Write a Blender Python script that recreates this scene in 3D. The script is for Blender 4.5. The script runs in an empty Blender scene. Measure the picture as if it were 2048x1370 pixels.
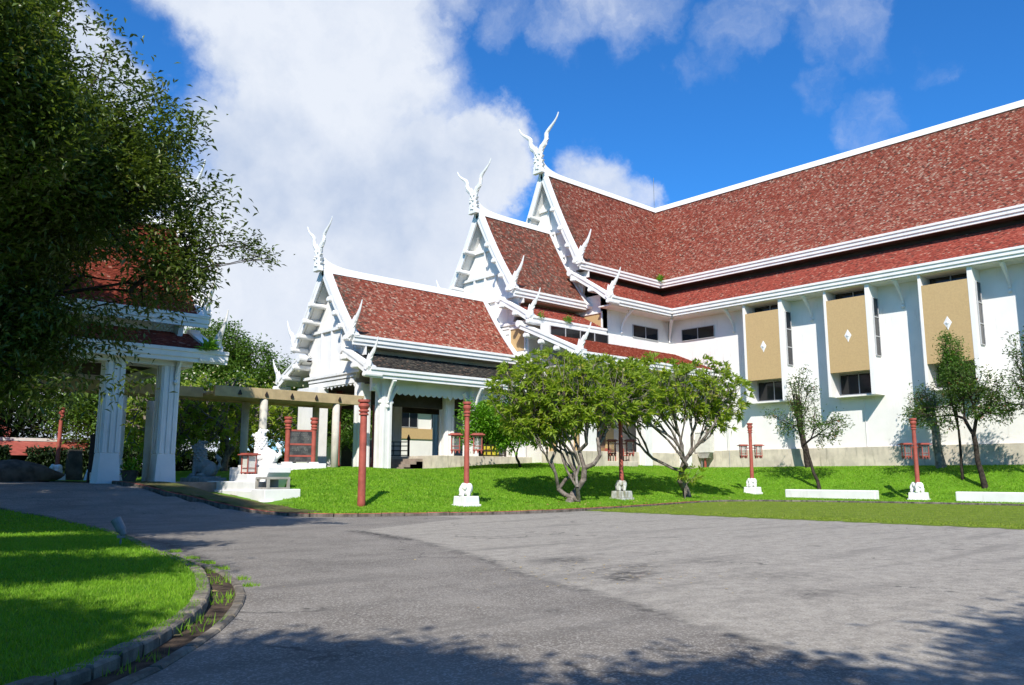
import bpy, math, random
import numpy as np
from mathutils import Vector, Matrix
random.seed(7)
RNG = np.random.default_rng(11)
S = bpy.context.scene
COL = S.collection
rad = math.radians

# ------------------------------------------------------------------ camera, light, exposure
HEAD, PITCH, EYE, F = 42.5, 9.168, 1.6, 1642.0
cam_d = bpy.data.cameras.new('camera'); cam = bpy.data.objects.new('camera', cam_d); COL.objects.link(cam)
cam.location = (0, 0, EYE); cam.rotation_euler = (rad(90+PITCH), 0, rad(-HEAD))
cam_d.sensor_width = 36; cam_d.lens = F/2048*36; cam_d.clip_end = 3000; cam_d.clip_start = .1
S.camera = cam
SUN_H, SUN_E = 45.8, 41.4            # heading the light travels to (clockwise from +Y), elevation
sun_d = bpy.data.lights.new('sun', 'SUN'); sun = bpy.data.objects.new('sun', sun_d); COL.objects.link(sun)
tv = Vector((math.sin(rad(SUN_H))*math.cos(rad(SUN_E)), math.cos(rad(SUN_H))*math.cos(rad(SUN_E)), -math.sin(rad(SUN_E))))
sun.rotation_euler = tv.to_track_quat('-Z', 'Y').to_euler()
sun_d.energy = 5.0; sun_d.angle = rad(.53); sun_d.color = (1, .95, .87)
S.view_settings.view_transform = 'Standard'; S.view_settings.look = 'None'
S.view_settings.gamma = 1; S.view_settings.exposure = 0.34
S.view_settings.use_curve_mapping = False
S.render.engine = 'CYCLES'

def pix_dir(x, y):
    a = rad(PITCH); ca, sa = math.cos(a), math.sin(a); sh, ch = math.sin(rad(HEAD)), math.cos(rad(HEAD))
    r = x-1024; u = 685-y; h = F*ca-u*sa; v = F*sa+u*ca
    return Vector((h*sh+r*ch, h*ch-r*sh, v)).normalized()

W = bpy.data.worlds.new("World"); S.world = W; W.use_nodes = True
nt = W.node_tree; nt.nodes.clear()
class G:
    """small helper for node graphs"""
    def __init__(s, nt): s.nt = nt
    def n(s, t, **kw):
        o = s.nt.nodes.new(t)
        for k, v in kw.items():
            if k[0] == 'i' and k[1:].isdigit(): s.put(o.inputs[int(k[1:])], v)
            elif hasattr(o, k) and k not in o.inputs: setattr(o, k, v)
            else: s.put(o.inputs[k.replace('_', ' ')], v)
        return o
    def put(s, inp, v):
        if isinstance(v, bpy.types.NodeSocket): s.nt.links.new(v, inp)
        elif isinstance(v, bpy.types.Node): s.nt.links.new(v.outputs[0], inp)
        else: inp.default_value = v
    def m(s, op, a, b=0.0, c=None, clamp=False):
        o = s.nt.nodes.new('ShaderNodeMath'); o.operation = op; o.use_clamp = clamp
        s.put(o.inputs[0], a); s.put(o.inputs[1], b)
        if c is not None: s.put(o.inputs[2], c)
        return o.outputs[0]
    def noise(s, vec, scale, detail=4, rough=.55, dist=0):
        return s.n('ShaderNodeTexNoise', Vector=vec, Scale=scale, Detail=detail, Roughness=rough, Distortion=dist).outputs[0]
    def mr(s, v, a, b, c=0.0, d=1.0, smooth=True):
        o = s.nt.nodes.new('ShaderNodeMapRange'); o.interpolation_type = 'SMOOTHSTEP' if smooth else 'LINEAR'
        for i, x in enumerate((v, a, b, c, d)): s.put(o.inputs[i], x)
        return o.outputs[0]
    def mix(s, f, a, b, mode='MIX'):
        o = s.nt.nodes.new('ShaderNodeMix'); o.data_type = 'RGBA'; o.blend_type = mode
        s.put(o.inputs[0], f)
        for i, x in ((6, a), (7, b)):
            if isinstance(x, tuple): x = tuple(x)+((1,) if len(x) == 3 else ())
            s.put(o.inputs[i], x)
        return o.outputs[2]
g = G(nt)
dirv = g.n('ShaderNodeTexCoord').outputs['Generated']
sky = g.n('ShaderNodeTexSky', sky_type='NISHITA')
sky.sun_disc = False; sky.sun_elevation = rad(SUN_E); sky.sun_rotation = rad(SUN_H+180); sky.altitude = 300
sky.air_density = 1.0; sky.dust_density = .3; sky.ozone_density = 3.0
skyc = g.mix(1.0, sky.outputs[0], (.40, 1.28, 2.15), 'MULTIPLY')
warp = g.n('ShaderNodeTexNoise', Vector=dirv, Scale=5.5, Detail=8, Roughness=.62)
wv = g.n('ShaderNodeVectorMath', operation='MULTIPLY_ADD')
sub = g.n('ShaderNodeVectorMath', operation='SUBTRACT'); g.put(sub.inputs[0], warp.outputs['Color']); sub.inputs[1].default_value = (.5, .5, .5)
g.put(wv.inputs[0], sub.outputs[0]); wv.inputs[1].default_value = (.17, .17, .17); g.put(wv.inputs[2], dirv)
dw = wv.outputs[0]
blobs = [  # photo pixel, radius in pixels, strength : cloud banks where they stand in the sky
 (500, -60, 200, 1), (640, 60, 250, 1), (700, 230, 230, .9), (590, 330, 215, 1), (500, 540, 260, 1), (820, 420, 260, 1), (960, 330, 120, 1), (700, 620, 350, 1), (1010, 350, 80, .9), 
 (230, 210, 105, .95), (130, 130, 110, .9), (880, -60, 120, .5), (1130, 5, 150, .50), (1000, 30, 100, .42), (1290, -5, 130, .42),
 (1190, 390, 100, .68), (1265, 410, 70, .55), (1480, 60, 100, .36), (1420, 135, 80, .33), (1690, 50, 110, .34), (1740, 230, 100, .35), (1640, 170, 70, .33), (1540, -40, 120, .38), (1870, 80, 50, .28), (1760, 290, 60, .30),
 (-300, 500, 500, 1), (60, 900, 500, 1), (-600, 0, 300, .8), (2500, 500, 400, .7), (2700, 100, 200, .5), (1000, -700, 350, .7), (1500, -900, 300, .6)]
acc = None
for x, y, r, st in blobs:
    c = pix_dir(x, y); ang = math.atan(r/F)
    d = g.n('ShaderNodeVectorMath', operation='DISTANCE'); g.put(d.inputs[0], dw); d.inputs[1].default_value = c
    v = g.mr(d.outputs['Value'], ang*1.25, ang*.45, 0.0, st)
    acc = v if acc is None else g.m('MAXIMUM', acc, v)
# clouds all round the rest of the sky, behind the camera as well
sep = g.n('ShaderNodeSeparateXYZ', Vector=dirv)
bd = g.n('ShaderNodeVectorMath', operation='DOT_PRODUCT'); g.put(bd.inputs[0], dirv); bd.inputs[1].default_value = (math.sin(rad(HEAD)), math.cos(rad(HEAD)), 0)
rest = g.m('MULTIPLY', g.mr(bd.outputs['Value'], .35, .05), g.mr(g.noise(dirv, 2.2, 5), .55, .68, 0, .6))
acc = g.m('MAXIMUM', acc, rest)
fine = g.noise(dw, 9, 9, .62)
cov = g.m('ADD', acc, g.m('MULTIPLY', g.m('SUBTRACT', fine, .5), .75))
cov = g.mr(cov, .20, .90)
shade = g.m('ADD', g.mr(g.noise(dirv, 3.6, 6, .55), .36, .56), g.m('MULTIPLY', g.m('SUBTRACT', fine, .5), 1.5))
gl = None
for x, y, r, st in ((760, 400, 240, .7), (640, 470, 200, .45), (470, 300, 200, .25), (1150, 400, 130, .35), (900, 360, 130, .4)):
    c = pix_dir(x, y); ang = math.atan(r/F)
    d = g.n('ShaderNodeVectorMath', operation='DISTANCE'); g.put(d.inputs[0], dw); d.inputs[1].default_value = c
    v = g.mr(d.outputs['Value'], ang*1.1, ang*.3, 0, st); gl = v if gl is None else g.m('MAXIMUM', gl, v)
mid_n = g.noise(dw, 4.2, 8, .6)
shade = g.m('ADD', g.m('SUBTRACT', shade, g.m('MULTIPLY', gl, .62)), g.m('MULTIPLY', g.m('SUBTRACT', mid_n, .45), 1.5))
shade = g.mr(shade, -.55, 1.15, 0, 1, False)
cloudc = g.mix(shade, (4.7, 6.0, 8.5), (9.3, 9.9, 11.0))
full = g.mix(cov, skyc, cloudc)
bg = g.n('ShaderNodeBackground', Color=full, Strength=.070)
g.n('ShaderNodeOutputWorld', Surface=bg.outputs[0])

# ------------------------------------------------------------------ materials
def mat(name, build, rough=.8, spec=.3):
    m = bpy.data.materials.new(name); m.use_nodes = True
    g = G(m.node_tree); b = m.node_tree.nodes['Principled BSDF']
    b.inputs['Roughness'].default_value = rough; b.inputs['Specular IOR Level'].default_value = spec
    build(g, b); return m
def pos(g): return g.n('ShaderNodeNewGeometry').outputs['Position']
def bump(g, b, h, st, dist=.02):
    o = g.n('ShaderNodeBump', Height=h, Strength=st, Distance=dist); g.put(b.inputs['Normal'], o.outputs[0])
def plain(c, var=.12, scale=3., rough=.8, bs=0.0, spec=.3, dirt=None):
    def f(g, b):
        p = pos(g); n = g.noise(p, scale, 6)
        c2 = tuple(x*(1-var*1.6) for x in c); c1 = tuple(min(.9, x*(1+var)) for x in c)
        col = g.mix(g.mr(n, .3, .7), c2, c1)
        if dirt:
            st = g.n('ShaderNodeMapping', Vector=p); st.inputs['Scale'].default_value = (2.2, 2.2, .35)
            s = g.noise(st.outputs[0], 1.6, 7, .68)
            col = g.mix(g.mr(s, dirt[1], dirt[1]+.18, 0, dirt[2]), col, dirt[0])
        g.put(b.inputs['Base Color'], col)
        if bs: bump(g, b, g.noise(p, scale*14, 4), bs)
    return mat('m', f, rough, spec)
WHITE = plain((.78, .765, .735), .04, 1.2, .7, .12, dirt=((.46, .43, .36), .56, .42))
WALL = plain((.79, .765, .72), .03, .7, .75, .15, dirt=((.50, .47, .40), .56, .38))
PLINTH = plain((.58, .515, .41), .12, 1.2, .9, .3, dirt=((.22, .2, .15), .52, .6))
TAN = plain((.50, .345, .165), .04, 9, .9, .45, dirt=((.40, .28, .14), .60, .45))
RED = plain((.36, .085, .06), .14, 2.5, .55, .15, .35, dirt=((.2, .05, .035), .6, .4))
DARKWOOD = plain((.03, .022, .018), .2, 3, .6)
RECESS_SHADE = plain((.055, .045, .038), .15, 1, .9)  # shade of the gap under the upper eave, put into the colour
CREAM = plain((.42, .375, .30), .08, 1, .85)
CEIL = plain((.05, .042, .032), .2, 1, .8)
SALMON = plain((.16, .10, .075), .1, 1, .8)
CONC = plain((.36, .34, .30), .15, 2, .9, .3, dirt=((.2, .19, .16), .5, .5))
CANOPY = plain((.44, .33, .18), .1, 2, .9, .3, dirt=((.26, .2, .12), .55, .5))
DKERB = plain((.17, .145, .12), .3, 2.5, .95, .5, dirt=((.05, .045, .035), .45, .8))
REDKERB = plain((.30, .085, .055), .3, 3, .9, .4, dirt=((.12, .06, .04), .5, .8))
LKERB = plain((.22, .19, .15), .28, 4, .95, .5, dirt=((.09, .075, .055), .45, .7))
POSTW = plain((.55, .51, .43), .08, 2, .9, .2, dirt=((.3, .27, .2), .55, .5))
SOIL = plain((.085, .058, .038), .4, 6, 1, .9)
METAL = plain((.20, .21, .22), .1, 5, .45, .05, .5)
FRAME = plain((.42, .42, .42), .05, 5, .4, 0, .5)
BARK = plain((.19, .16, .135), .3, 5, .95, .8, .1, dirt=((.34, .31, .27), .52, .6))
BARKD = plain((.05, .04, .032), .3, 6, .95, .8, .1)
BARKG = plain((.22, .20, .16), .25, 6, .95, .6, .1)
YELLOW = plain((.62, .52, .05), .05, 3, .7)
WICKER = plain((.42, .24, .11), .2, 12, .8)
BOX = plain((.62, .60, .54), .05, 3, .6)
SHADE_GREY = plain((.26, .26, .25), .15, 3, .9, .3)  # shade on the rear lion and its plinth, put into the grey
STONE = plain((.10, .085, .065), .3, 2, .95, .8)
OLDSTONE = plain((.50, .50, .46), .2, 3, .9, .5, dirt=((.22, .2, .1), .45, .8))
def glassf(g, b):
    b.inputs['Base Color'].default_value = (.012, .012, .014, 1)
    p = pos(g); bump(g, b, g.noise(p, .7, 1), .12, .05)
GLASS = mat('dark glass', glassf, .08, .5)
def boardf(g, b):
    p = pos(g); g.put(b.inputs['Base Color'], g.mix(g.mr(g.noise(p, 3, 5), .4, .6), (.05, .045, .042), (.11, .10, .09)))
BOARD = mat('board', boardf, .35, .5)
CHALK = plain((.2, .2, .18), .1, 3, .8)
def attr(g, name): return g.n('ShaderNodeAttribute', attribute_name=name)
def tilemat(dark=False, clean=False, mid_=False):
    def f(g, b):
        r = attr(g, 'rnd').outputs['Fac']
        ramp = g.n('ShaderNodeValToRGB', Fac=r); cr = ramp.color_ramp; cr.interpolation = 'CONSTANT'
        if dark: cs = [(0, (.035, .032, .028)), (.3, (.06, .055, .045)), (.55, (.025, .022, .02)), (.8, (.10, .085, .065)), (.95, (.16, .1, .07))]
        elif mid_: cs = [(0, (.31, .062, .040)), (.3, (.36, .080, .052)), (.55, (.23, .046, .031)), (.75, (.40, .115, .075)), (.89, (.13, .045, .033)), (.97, (.46, .25, .18))]
        elif clean: cs = [(0, (.20, .038, .02)), (.3, (.25, .05, .026)), (.6, (.17, .03, .017)), (.85, (.30, .08, .05)), (.96, (.36, .16, .11))]
        else: cs = [(0, (.36, .090, .055)), (.22, (.40, .125, .085)), (.42, (.29, .066, .042)), (.58, (.44, .175, .12)), (.72, (.34, .080, .050)), (.82, (.50, .27, .19)), (.90, (.16, .060, .042)), (.97, (.53, .36, .27))]
        while len(cr.elements) < len(cs): cr.elements.new(.5)
        for e, (p_, c) in zip(cr.elements, cs): e.position = p_; e.color = c+(1,)
        p = pos(g)
        big = g.mr(g.noise(p, .55, 6, .6), .52, .72, 0, .28)
        col = g.mix(g.m('MULTIPLY', big, g.mr(g.noise(p, 5, 3), .35, .6)), ramp.outputs[0], (.045, .042, .034) if not clean else (.1, .03, .02))
        ms = attr(g, 'moss').outputs['Fac']
        col = g.mix(g.m('MULTIPLY', ms, g.mr(g.noise(p, 3.2, 6, .65), .40, .60), clamp=True), col, (.085, .082, .062))
        g.put(b.inputs['Base Color'], col); bump(g, b, g.noise(p, 30, 3), .35)
    return mat('tiles', f, .85, .2)
TILE, TILED, TILEC, TILEM = tilemat(), tilemat(dark=True), tilemat(clean=True), tilemat(mid_=True)
def leafmat(c1, c2, c3, tr=.25, rough=.5, spec=.35):
    m = bpy.data.materials.new('leaf'); m.use_nodes = True; g = G(m.node_tree); b = m.node_tree.nodes['Principled BSDF']
    r = attr(g, 'rnd').outputs['Fac']
    col = g.mix(g.mr(r, 0, .6, smooth=False), c1, c2); col = g.mix(g.mr(r, .88, .97), col, c3)
    g.put(b.inputs['Base Color'], col); b.inputs['Roughness'].default_value = rough; b.inputs['Specular IOR Level'].default_value = spec
    t = g.n('ShaderNodeBsdfTranslucent', Color=g.mix(1.0, col, (2.1, 2.1, .9), 'MULTIPLY'))
    mx = g.n('ShaderNodeMixShader', i0=tr, i1=b.outputs[0], i2=t.outputs[0])
    out = m.node_tree.nodes['Material Output']; g.put(out.inputs[0], mx.outputs[0]); return m
L_PLUM = leafmat((.16, .235, .026), (.27, .35, .055), (.45, .40, .16), .45)
L_BRIGHT = leafmat((.09, .22, .014), (.16, .33, .025), (.2, .3, .05), .3)
L_BIG = leafmat((.035, .062, .011), (.10, .145, .028), (.20, .20, .09), .24, .38, .4)
L_BG = leafmat((.05, .105, .014), (.10, .18, .026), (.14, .2, .04), .25)
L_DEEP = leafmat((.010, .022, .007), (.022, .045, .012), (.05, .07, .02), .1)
L_THIN = leafmat((.045, .095, .016), (.09, .155, .03), (.20, .08, .04), .2)
L_THING = leafmat((.04, .11, .012), (.085, .19, .02), (.14, .2, .04), .28)
PETAL = leafmat((.6, .55, .4), (.7, .65, .5), (.7, .5, .3), .2)
def grass_blade_mat():
    m = leafmat((.13, .27, .012), (.20, .37, .022), (.27, .36, .06), .25, .6, .2); g = G(m.node_tree); b = m.node_tree.nodes['Principled BSDF']
    src = b.inputs['Base Color'].links[0].from_socket; p = pos(g)
    c = g.mix(g.mr(g.noise(p, .8, 6, .65), .40, .64, 0, .75), src, g.mix(1.0, src, (.62, .72, .75), 'MULTIPLY'))
    c = g.mix(g.mr(g.noise(p, 2.3, 6, .7), .58, .72, 0, .55), c, (.26, .27, .07)); g.put(b.inputs['Base Color'], c); return m
GRASSB = grass_blade_mat()
PARKB = leafmat((.15, .215, .02), (.20, .27, .035), (.26, .25, .08), .15, .8, .1)
DRYLEAF = leafmat((.30, .2, .07), (.45, .33, .12), (.35, .1, .05), .1)
def grassf(c1, c2, c3):
    def f(g, b):
        p = pos(g)
        col = g.mix(g.mr(g.noise(p, 1.1, 6, .6), .35, .65), c1, c2)
        col = g.mix(g.mr(g.noise(p, 16, 4, .7), .5, .75), col, c3)
        g.put(b.inputs['Base Color'], col); bump(g, b, g.noise(p, 22, 5, .7), .9, .05)
    return f
GRASS = mat('lawn', grassf((.085, .20, .010), (.135, .29, .016), (.19, .32, .028)), .9, .15)
PARKG = mat('parking grass', grassf((.12, .185, .018), (.17, .235, .032), (.20, .22, .06)), .95, .1)
def asphf(g, b):
    p = pos(g)
    w = attr(g, 'worn').outputs['Fac']; st = attr(g, 'stain').outputs['Fac']
    n = g.noise(p, .8, 7, .62); n2 = g.noise(p, 3.5, 6, .65)
    ws = g.mr(g.m('ADD', w, g.m('MULTIPLY', g.m('SUBTRACT', n2, .5), .55)), .42, .58)
    vo = g.n('ShaderNodeTexVoronoi', Vector=p, Scale=55.); agg = vo.outputs['Color']
    aggv = g.n('ShaderNodeSeparateColor', Color=agg).outputs[0]
    vo2 = g.n('ShaderNodeTexVoronoi', Vector=p, Scale=42.); a2 = g.n('ShaderNodeSeparateColor', Color=vo2.outputs['Color']).outputs[0]
    base = g.mix(g.mr(n, .35, .66), (.155, .136, .113), (.218, .195, .164))
    base = g.mix(g.mr(aggv, .55, 1.0, 0, .75), base, (.43, .40, .35))
    cb = g.mix(g.mr(n2, .35, .65), (.27, .243, .202), (.375, .34, .282))
    cb = g.mix(g.mr(a2, .60, 1.0, 0, .55), cb, (.50, .46, .40))
    cb = g.mix(g.mr(aggv, .0, .3, .45, 0), cb, (.09, .083, .072))
    col = g.mix(ws, base, cb)
    s2 = g.m('MULTIPLY', st, g.mr(g.noise(p, 5, 6, .7), .36, .58), clamp=True)
    col = g.mix(s2, col, (.040, .037, .034))
    mp = g.n('ShaderNodeMapping', Vector=p); mp.inputs['Rotation'].default_value = (0, 0, rad(40)); mp.inputs['Scale'].default_value = (.5, 2.2, 1)
    pt = g.mr(g.noise(mp.outputs[0], .45, 5, .6), .55, .72, 0, .35)
    col = g.mix(pt, col, (.13, .12, .108))
    ck = g.n('ShaderNodeTexVoronoi', feature='DISTANCE_TO_EDGE', Scale=.42); wp = g.n('ShaderNodeVectorMath', operation='MULTIPLY_ADD')
    g.put(wp.inputs[0], g.n('ShaderNodeTexNoise', Vector=p, Scale=1.6, Detail=6).outputs['Color']); wp.inputs[1].default_value = (1.3, 1.3, 0); g.put(wp.inputs[2], p); g.put(ck.inputs['Vector'], wp.outputs[0])
    cm = g.m('MULTIPLY', g.mr(ck.outputs['Distance'], .0, .014, 1, 0), g.mr(g.noise(p, .33, 3), .52, .62, 0, .75))
    col = g.mix(cm, col, (.045, .042, .038))
    mp2 = g.n('ShaderNodeMapping', Vector=p); mp2.inputs['Rotation'].default_value = (0, 0, rad(47)); mp2.inputs['Scale'].default_value = (.18, 1.5, 1)
    col = g.mix(g.mr(g.noise(mp2.outputs[0], .9, 6, .65), .50, .68, 0, .45), col, (.13, .118, .102))
    col = g.mix(g.mr(g.noise(p, 1.9, 5, .7), .62, .72, 0, .4), col, (.36, .33, .28))
    g.put(b.inputs['Base Color'], col)
    h = g.m('ADD', g.m('MULTIPLY', aggv, g.mr(ws, 0, 1, .5, 1.2)), g.m('MULTIPLY', g.noise(p, 90, 3), .5))
    bump(g, b, h, .55, .012)
ASPH = mat('asphalt', asphf, .82, .3)
FLOOR = plain((.30, .24, .19), .15, 2, .6)

# ------------------------------------------------------------------ mesh helpers
class MB:
    def __init__(s): s.v = []; s.f = []; s.m = []
    def add(s, vs, fs, mi=0):
        o = len(s.v); s.v += [tuple(v) for v in vs]; s.f += [tuple(o+i for i in f) for f in fs]; s.m += [mi]*len(fs); return s
    def box(s, a, b, mi=0, rz=0, pivot=None, taper=0):
        (x0, y0, z0), (x1, y1, z1) = a, b
        x0, x1 = min(x0, x1), max(x0, x1); y0, y1 = min(y0, y1), max(y0, y1); z0, z1 = min(z0, z1), max(z0, z1)
        t = taper; vs = [(x0, y0, z0), (x1, y0, z0), (x1, y1, z0), (x0, y1, z0), (x0+t, y0+t, z1), (x1-t, y0+t, z1), (x1-t, y1-t, z1), (x0+t, y1-t, z1)]
        if rz:
            c = pivot or ((x0+x1)/2, (y0+y1)/2); cs, sn = math.cos(rz), math.sin(rz)
            vs = [(c[0]+(x-c[0])*cs-(y-c[1])*sn, c[1]+(x-c[0])*sn+(y-c[1])*cs, z) for x, y, z in vs]
        return s.add(vs, [(3, 2, 1, 0), (4, 5, 6, 7), (0, 1, 5, 4), (1, 2, 6, 5), (2, 3, 7, 6), (3, 0, 4, 7)], mi)
    def prism(s, poly, axis, a, b, mi=0):
        """extrude a 2-D polygon along axis 'x','y' or 'z' from a to b"""
        def P(u, w, t): return {'x': (t, u, w), 'y': (u, t, w), 'z': (u, w, t)}[axis]
        n = len(poly); vs = [P(u, w, a) for u, w in poly]+[P(u, w, b) for u, w in poly]
        fs = [tuple(range(n))[::-1], tuple(range(n, 2*n))]+[(i, (i+1) % n, (i+1) % n+n, i+n) for i in range(n)]
        return s.add(vs, fs, mi)
    def loft(s, rings, mi=0, close=True, caps=True):
        n = len(rings[0]); vs = [p for r in rings for p in r]; fs = []
        for k in range(len(rings)-1):
            for i in range(n if close else n-1): fs.append((k*n+i, k*n+(i+1) % n, (k+1)*n+(i+1) % n, (k+1)*n+i))
        if caps and close: fs += [tuple(range(n))[::-1], tuple((len(rings)-1)*n+i for i in range(n))]
        return s.add(vs, fs, mi)
    def tube(s, pts, rs, n=8, mi=0):
        rings = []; pts = [Vector(p) for p in pts]
        if not hasattr(rs, '__len__'): rs = [rs]*len(pts)
        for i, p in enumerate(pts):
            d = (pts[min(i+1, len(pts)-1)]-pts[max(i-1, 0)]).normalized()
            u = d.cross(Vector((0, 0, 1)));
            if u.length < .1: u = d.cross(Vector((1, 0, 0)))
            u.normalize(); w = d.cross(u)
            rings.append([tuple(p+(u*math.cos(2*math.pi*k/n)+w*math.sin(2*math.pi*k/n))*rs[i]) for k in range(n)])
        return s.loft(rings, mi)
    def lathe(s, prof, c, n=14, mi=0):
        return s.loft([[(c[0]+r*math.cos(2*math.pi*k/n), c[1]+r*math.sin(2*math.pi*k/n), c[2]+z) for k in range(n)] for r, z in prof], mi)
    def ball(s, c, r, mi=0, n=10, rot=None):
        if not hasattr(r, '__len__'): r = (r, r, r)
        rings = []
        for j in range(1, n):
            a = math.pi*j/n-math.pi/2
            ring = [Vector((r[0]*math.cos(a)*math.cos(2*math.pi*k/12), r[1]*math.cos(a)*math.sin(2*math.pi*k/12), r[2]*math.sin(a))) for k in range(12)]
            if rot is not None: ring = [rot @ q for q in ring]
            rings.append([tuple(Vector(c)+q) for q in ring])
        return s.loft(rings, mi)
    def build(s, name, mats, parent=None, smooth=False, bevel=0, kind=None):
        me = bpy.data.meshes.new(name); me.from_pydata(s.v, [], s.f)
        for m in (mats if isinstance(mats, (list, tuple)) else [mats]): me.materials.append(m)
        me.polygons.foreach_set('material_index', s.m)
        if smooth: me.polygons.foreach_set('use_smooth', [True]*len(s.f))
        me.update(); o = bpy.data.objects.new(name, me); COL.objects.link(o)
        if parent: o.parent = parent
        if bevel:
            b = o.modifiers.new('b', 'BEVEL'); b.width = bevel; b.segments = 2; b.limit_method = 'ANGLE'; b.angle_limit = rad(40)
        if kind: o['kind'] = kind
        return o
def fastmesh(name, V, Fc, mats, parent=None, attrs=None, mi=None, smooth=False):
    """V (n,3) array, Fc (m,k) array of equal faces"""
    me = bpy.data.meshes.new(name); n, k = Fc.shape
    me.vertices.add(len(V)); me.vertices.foreach_set('co', np.ascontiguousarray(V, dtype=np.float32).ravel())
    me.loops.add(n*k); me.loops.foreach_set('vertex_index', np.ascontiguousarray(Fc, dtype=np.int32).ravel())
    me.polygons.add(n); me.polygons.foreach_set('loop_start', np.arange(0, n*k, k, dtype=np.int32))
    me.polygons.foreach_set('loop_total', np.full(n, k, dtype=np.int32))
    for m in (mats if isinstance(mats, (list, tuple)) else [mats]): me.materials.append(m)
    if mi is not None: me.polygons.foreach_set('material_index', mi.astype(np.int32))
    if smooth: me.polygons.foreach_set('use_smooth', np.ones(n, dtype=bool))
    me.update(calc_edges=True)
    for an, dom, vals in (attrs or []):
        a = me.attributes.new(an, 'FLOAT', dom); a.data.foreach_set('value', np.ascontiguousarray(vals, dtype=np.float32))
    me.update(); o = bpy.data.objects.new(name, me); COL.objects.link(o)
    if parent: o.parent = parent
    return o
def tag(o, label, cat, group=None, kind=None):
    if label: o['label'] = label
    if cat: o['category'] = cat
    if group: o['group'] = group
    if kind: o['kind'] = kind
    return o
def thing(name, label, cat, loc=(0, 0, 0), rz=0, group=None):
    o = bpy.data.objects.new(name, None); COL.objects.link(o); o.location = loc; o.rotation_euler = (0, 0, rz)
    o.empty_display_size = .3; return tag(o, label, cat, group)
def structure(o): o['kind'] = 'structure'; return o
def copy_tree(o, parent=None):
    c = o.copy(); COL.objects.link(c)
    if parent: c.parent = parent
    for ch in list(o.children): copy_tree(ch, c)
    return c
def ss(a, b, x):
    t = np.clip((x-a)/(b-a), 0, 1); return t*t*(3-2*t)

# ------------------------------------------------------------------ terrain
RK = [(12.6, 52), (12.6, 44), (13.0, 40), (13.3, 37), (13.9, 35), (14.4, 33), (14.9, 31.2), (15.9, 29.4), (17.3, 28.2), (19.5, 27.2), (21.4, 26.3), (23.3, 25.7), (26.6, 25.6), (30.4, 26.1), (34.2, 26.8), (37.4, 27.6), (40.5, 28.2), (42.3, 28.2), (43.9, 27.6), (45.4, 26), (46.8, 23), (47.6, 20), (48.3, 15), (48.6, 10), (48.7, 4)]
LK = [(-6, 41), (-1, 39), (3, 36.6), (5.4, 34.6), (6.5, 33.3), (7.0, 32.2), (7.5, 31), (7.65, 28.6), (7.4, 25.3), (6.9, 21.4), (6.2, 17.8), (5.93, 15.8), (5.75, 14.7), (5.37, 13.2), (4.72, 11.4), (4.04, 9.9), (3.4, 8.9), (2.5, 7.7), (1.6, 6.9), (.2, 6.0), (-2, 5.0), (-5, 4.2), (-9, 3.6)]
def resample(P, step):
    P = np.array(P, float)
    # Catmull-Rom, then equal spacing
    Q = [P[0]]
    for i in range(len(P)-1):
        p0, p1, p2, p3 = P[max(i-1, 0)], P[i], P[i+1], P[min(i+2, len(P)-1)]
        for t in np.linspace(.1, 1, 10):
            Q.append(.5*((2*p1)+(-p0+p2)*t+(2*p0-5*p1+4*p2-p3)*t*t+(-p0+3*p1-3*p2+p3)*t**3))
    Q = np.array(Q); d = np.r_[0, np.cumsum(np.linalg.norm(np.diff(Q, axis=0), axis=1))]
    n = max(2, int(d[-1]/step)+1); s = np.linspace(0, d[-1], n)
    return np.c_[np.interp(s, d, Q[:, 0]), np.interp(s, d, Q[:, 1])]
RKs, LKs = resample(RK, .5), resample(LK, .25)
RPOLY = np.vstack([RKs, [(75, 4), (75, 120), (12.6, 120)]])
LPOLY = np.vstack([LKs, [(-40, 3.6), (-40, 41)]])
def inpoly(X, Y, poly):
    ins = np.zeros(X.shape, bool); n = len(poly); j = n-1
    for i in range(n):
        xi, yi = poly[i]; xj, yj = poly[j]
        if yi != yj:
            c = ((yi > Y) != (yj > Y)) & (X < (xj-xi)*(Y-yi)/(yj-yi)+xi); ins ^= c
        j = i
    return ins
def Rh(X, Y): return 1.2*ss(28.5, 42, Y)*(1-ss(17, 20, X))
Tx = [10, 13, 15.5, 17.2, 19, 22, 27, 31, 36, 40, 45, 52, 60, 80]
Tz = [1.2, 1.15, 1.1, .75, 1.15, 1.8, 2.05, 1.88, 2.1, 2.35, 2.5, 2.55, 2.15, 2.15]
def Mh(X, Y):
    X = np.asarray(X, float); Y = np.asarray(Y, float)
    T = np.interp(X, Tx, Tz)-.12
    hy = ss(28.6, 43.5, Y); hx = ss(51.6, 59.2, X)
    m = .12+T*np.maximum(hy, hx)
    m = np.where(X < 20, np.maximum(m, Rh(X, Y)*(1-ss(15, 17, X))+.1*(1-ss(15, 17, X))), m)
    return m+.02*np.sin(X*.9+Y*.4)*ss(29, 33, Y)
def Lh(X, Y): return .108+Rh(X, Y)
def grid(name, x0, x1, y0, y1, step, hf, m, mask=None, attrs=None, smooth=True):
    xs = np.arange(x0, x1+step/2, step); ys = np.arange(y0, y1+step/2, step)
    X, Y = np.meshgrid(xs, ys); Z = hf(X, Y); V = np.c_[X.ravel(), Y.ravel(), Z.ravel()]
    nx, ny = len(xs), len(ys); i = np.arange(nx-1)[None, :]+np.arange(ny-1)[:, None]*nx
    Fc = np.stack([i, i+1, i+1+nx, i+nx], -1).reshape(-1, 4)
    if mask is not None:
        ok = mask(X, Y).ravel(); Fc = Fc[ok[Fc].all(1)]
    return fastmesh(name, V, Fc, m, attrs=[(a, 'POINT', f(X, Y).ravel()) for a, f in (attrs or [])], smooth=smooth)
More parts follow.
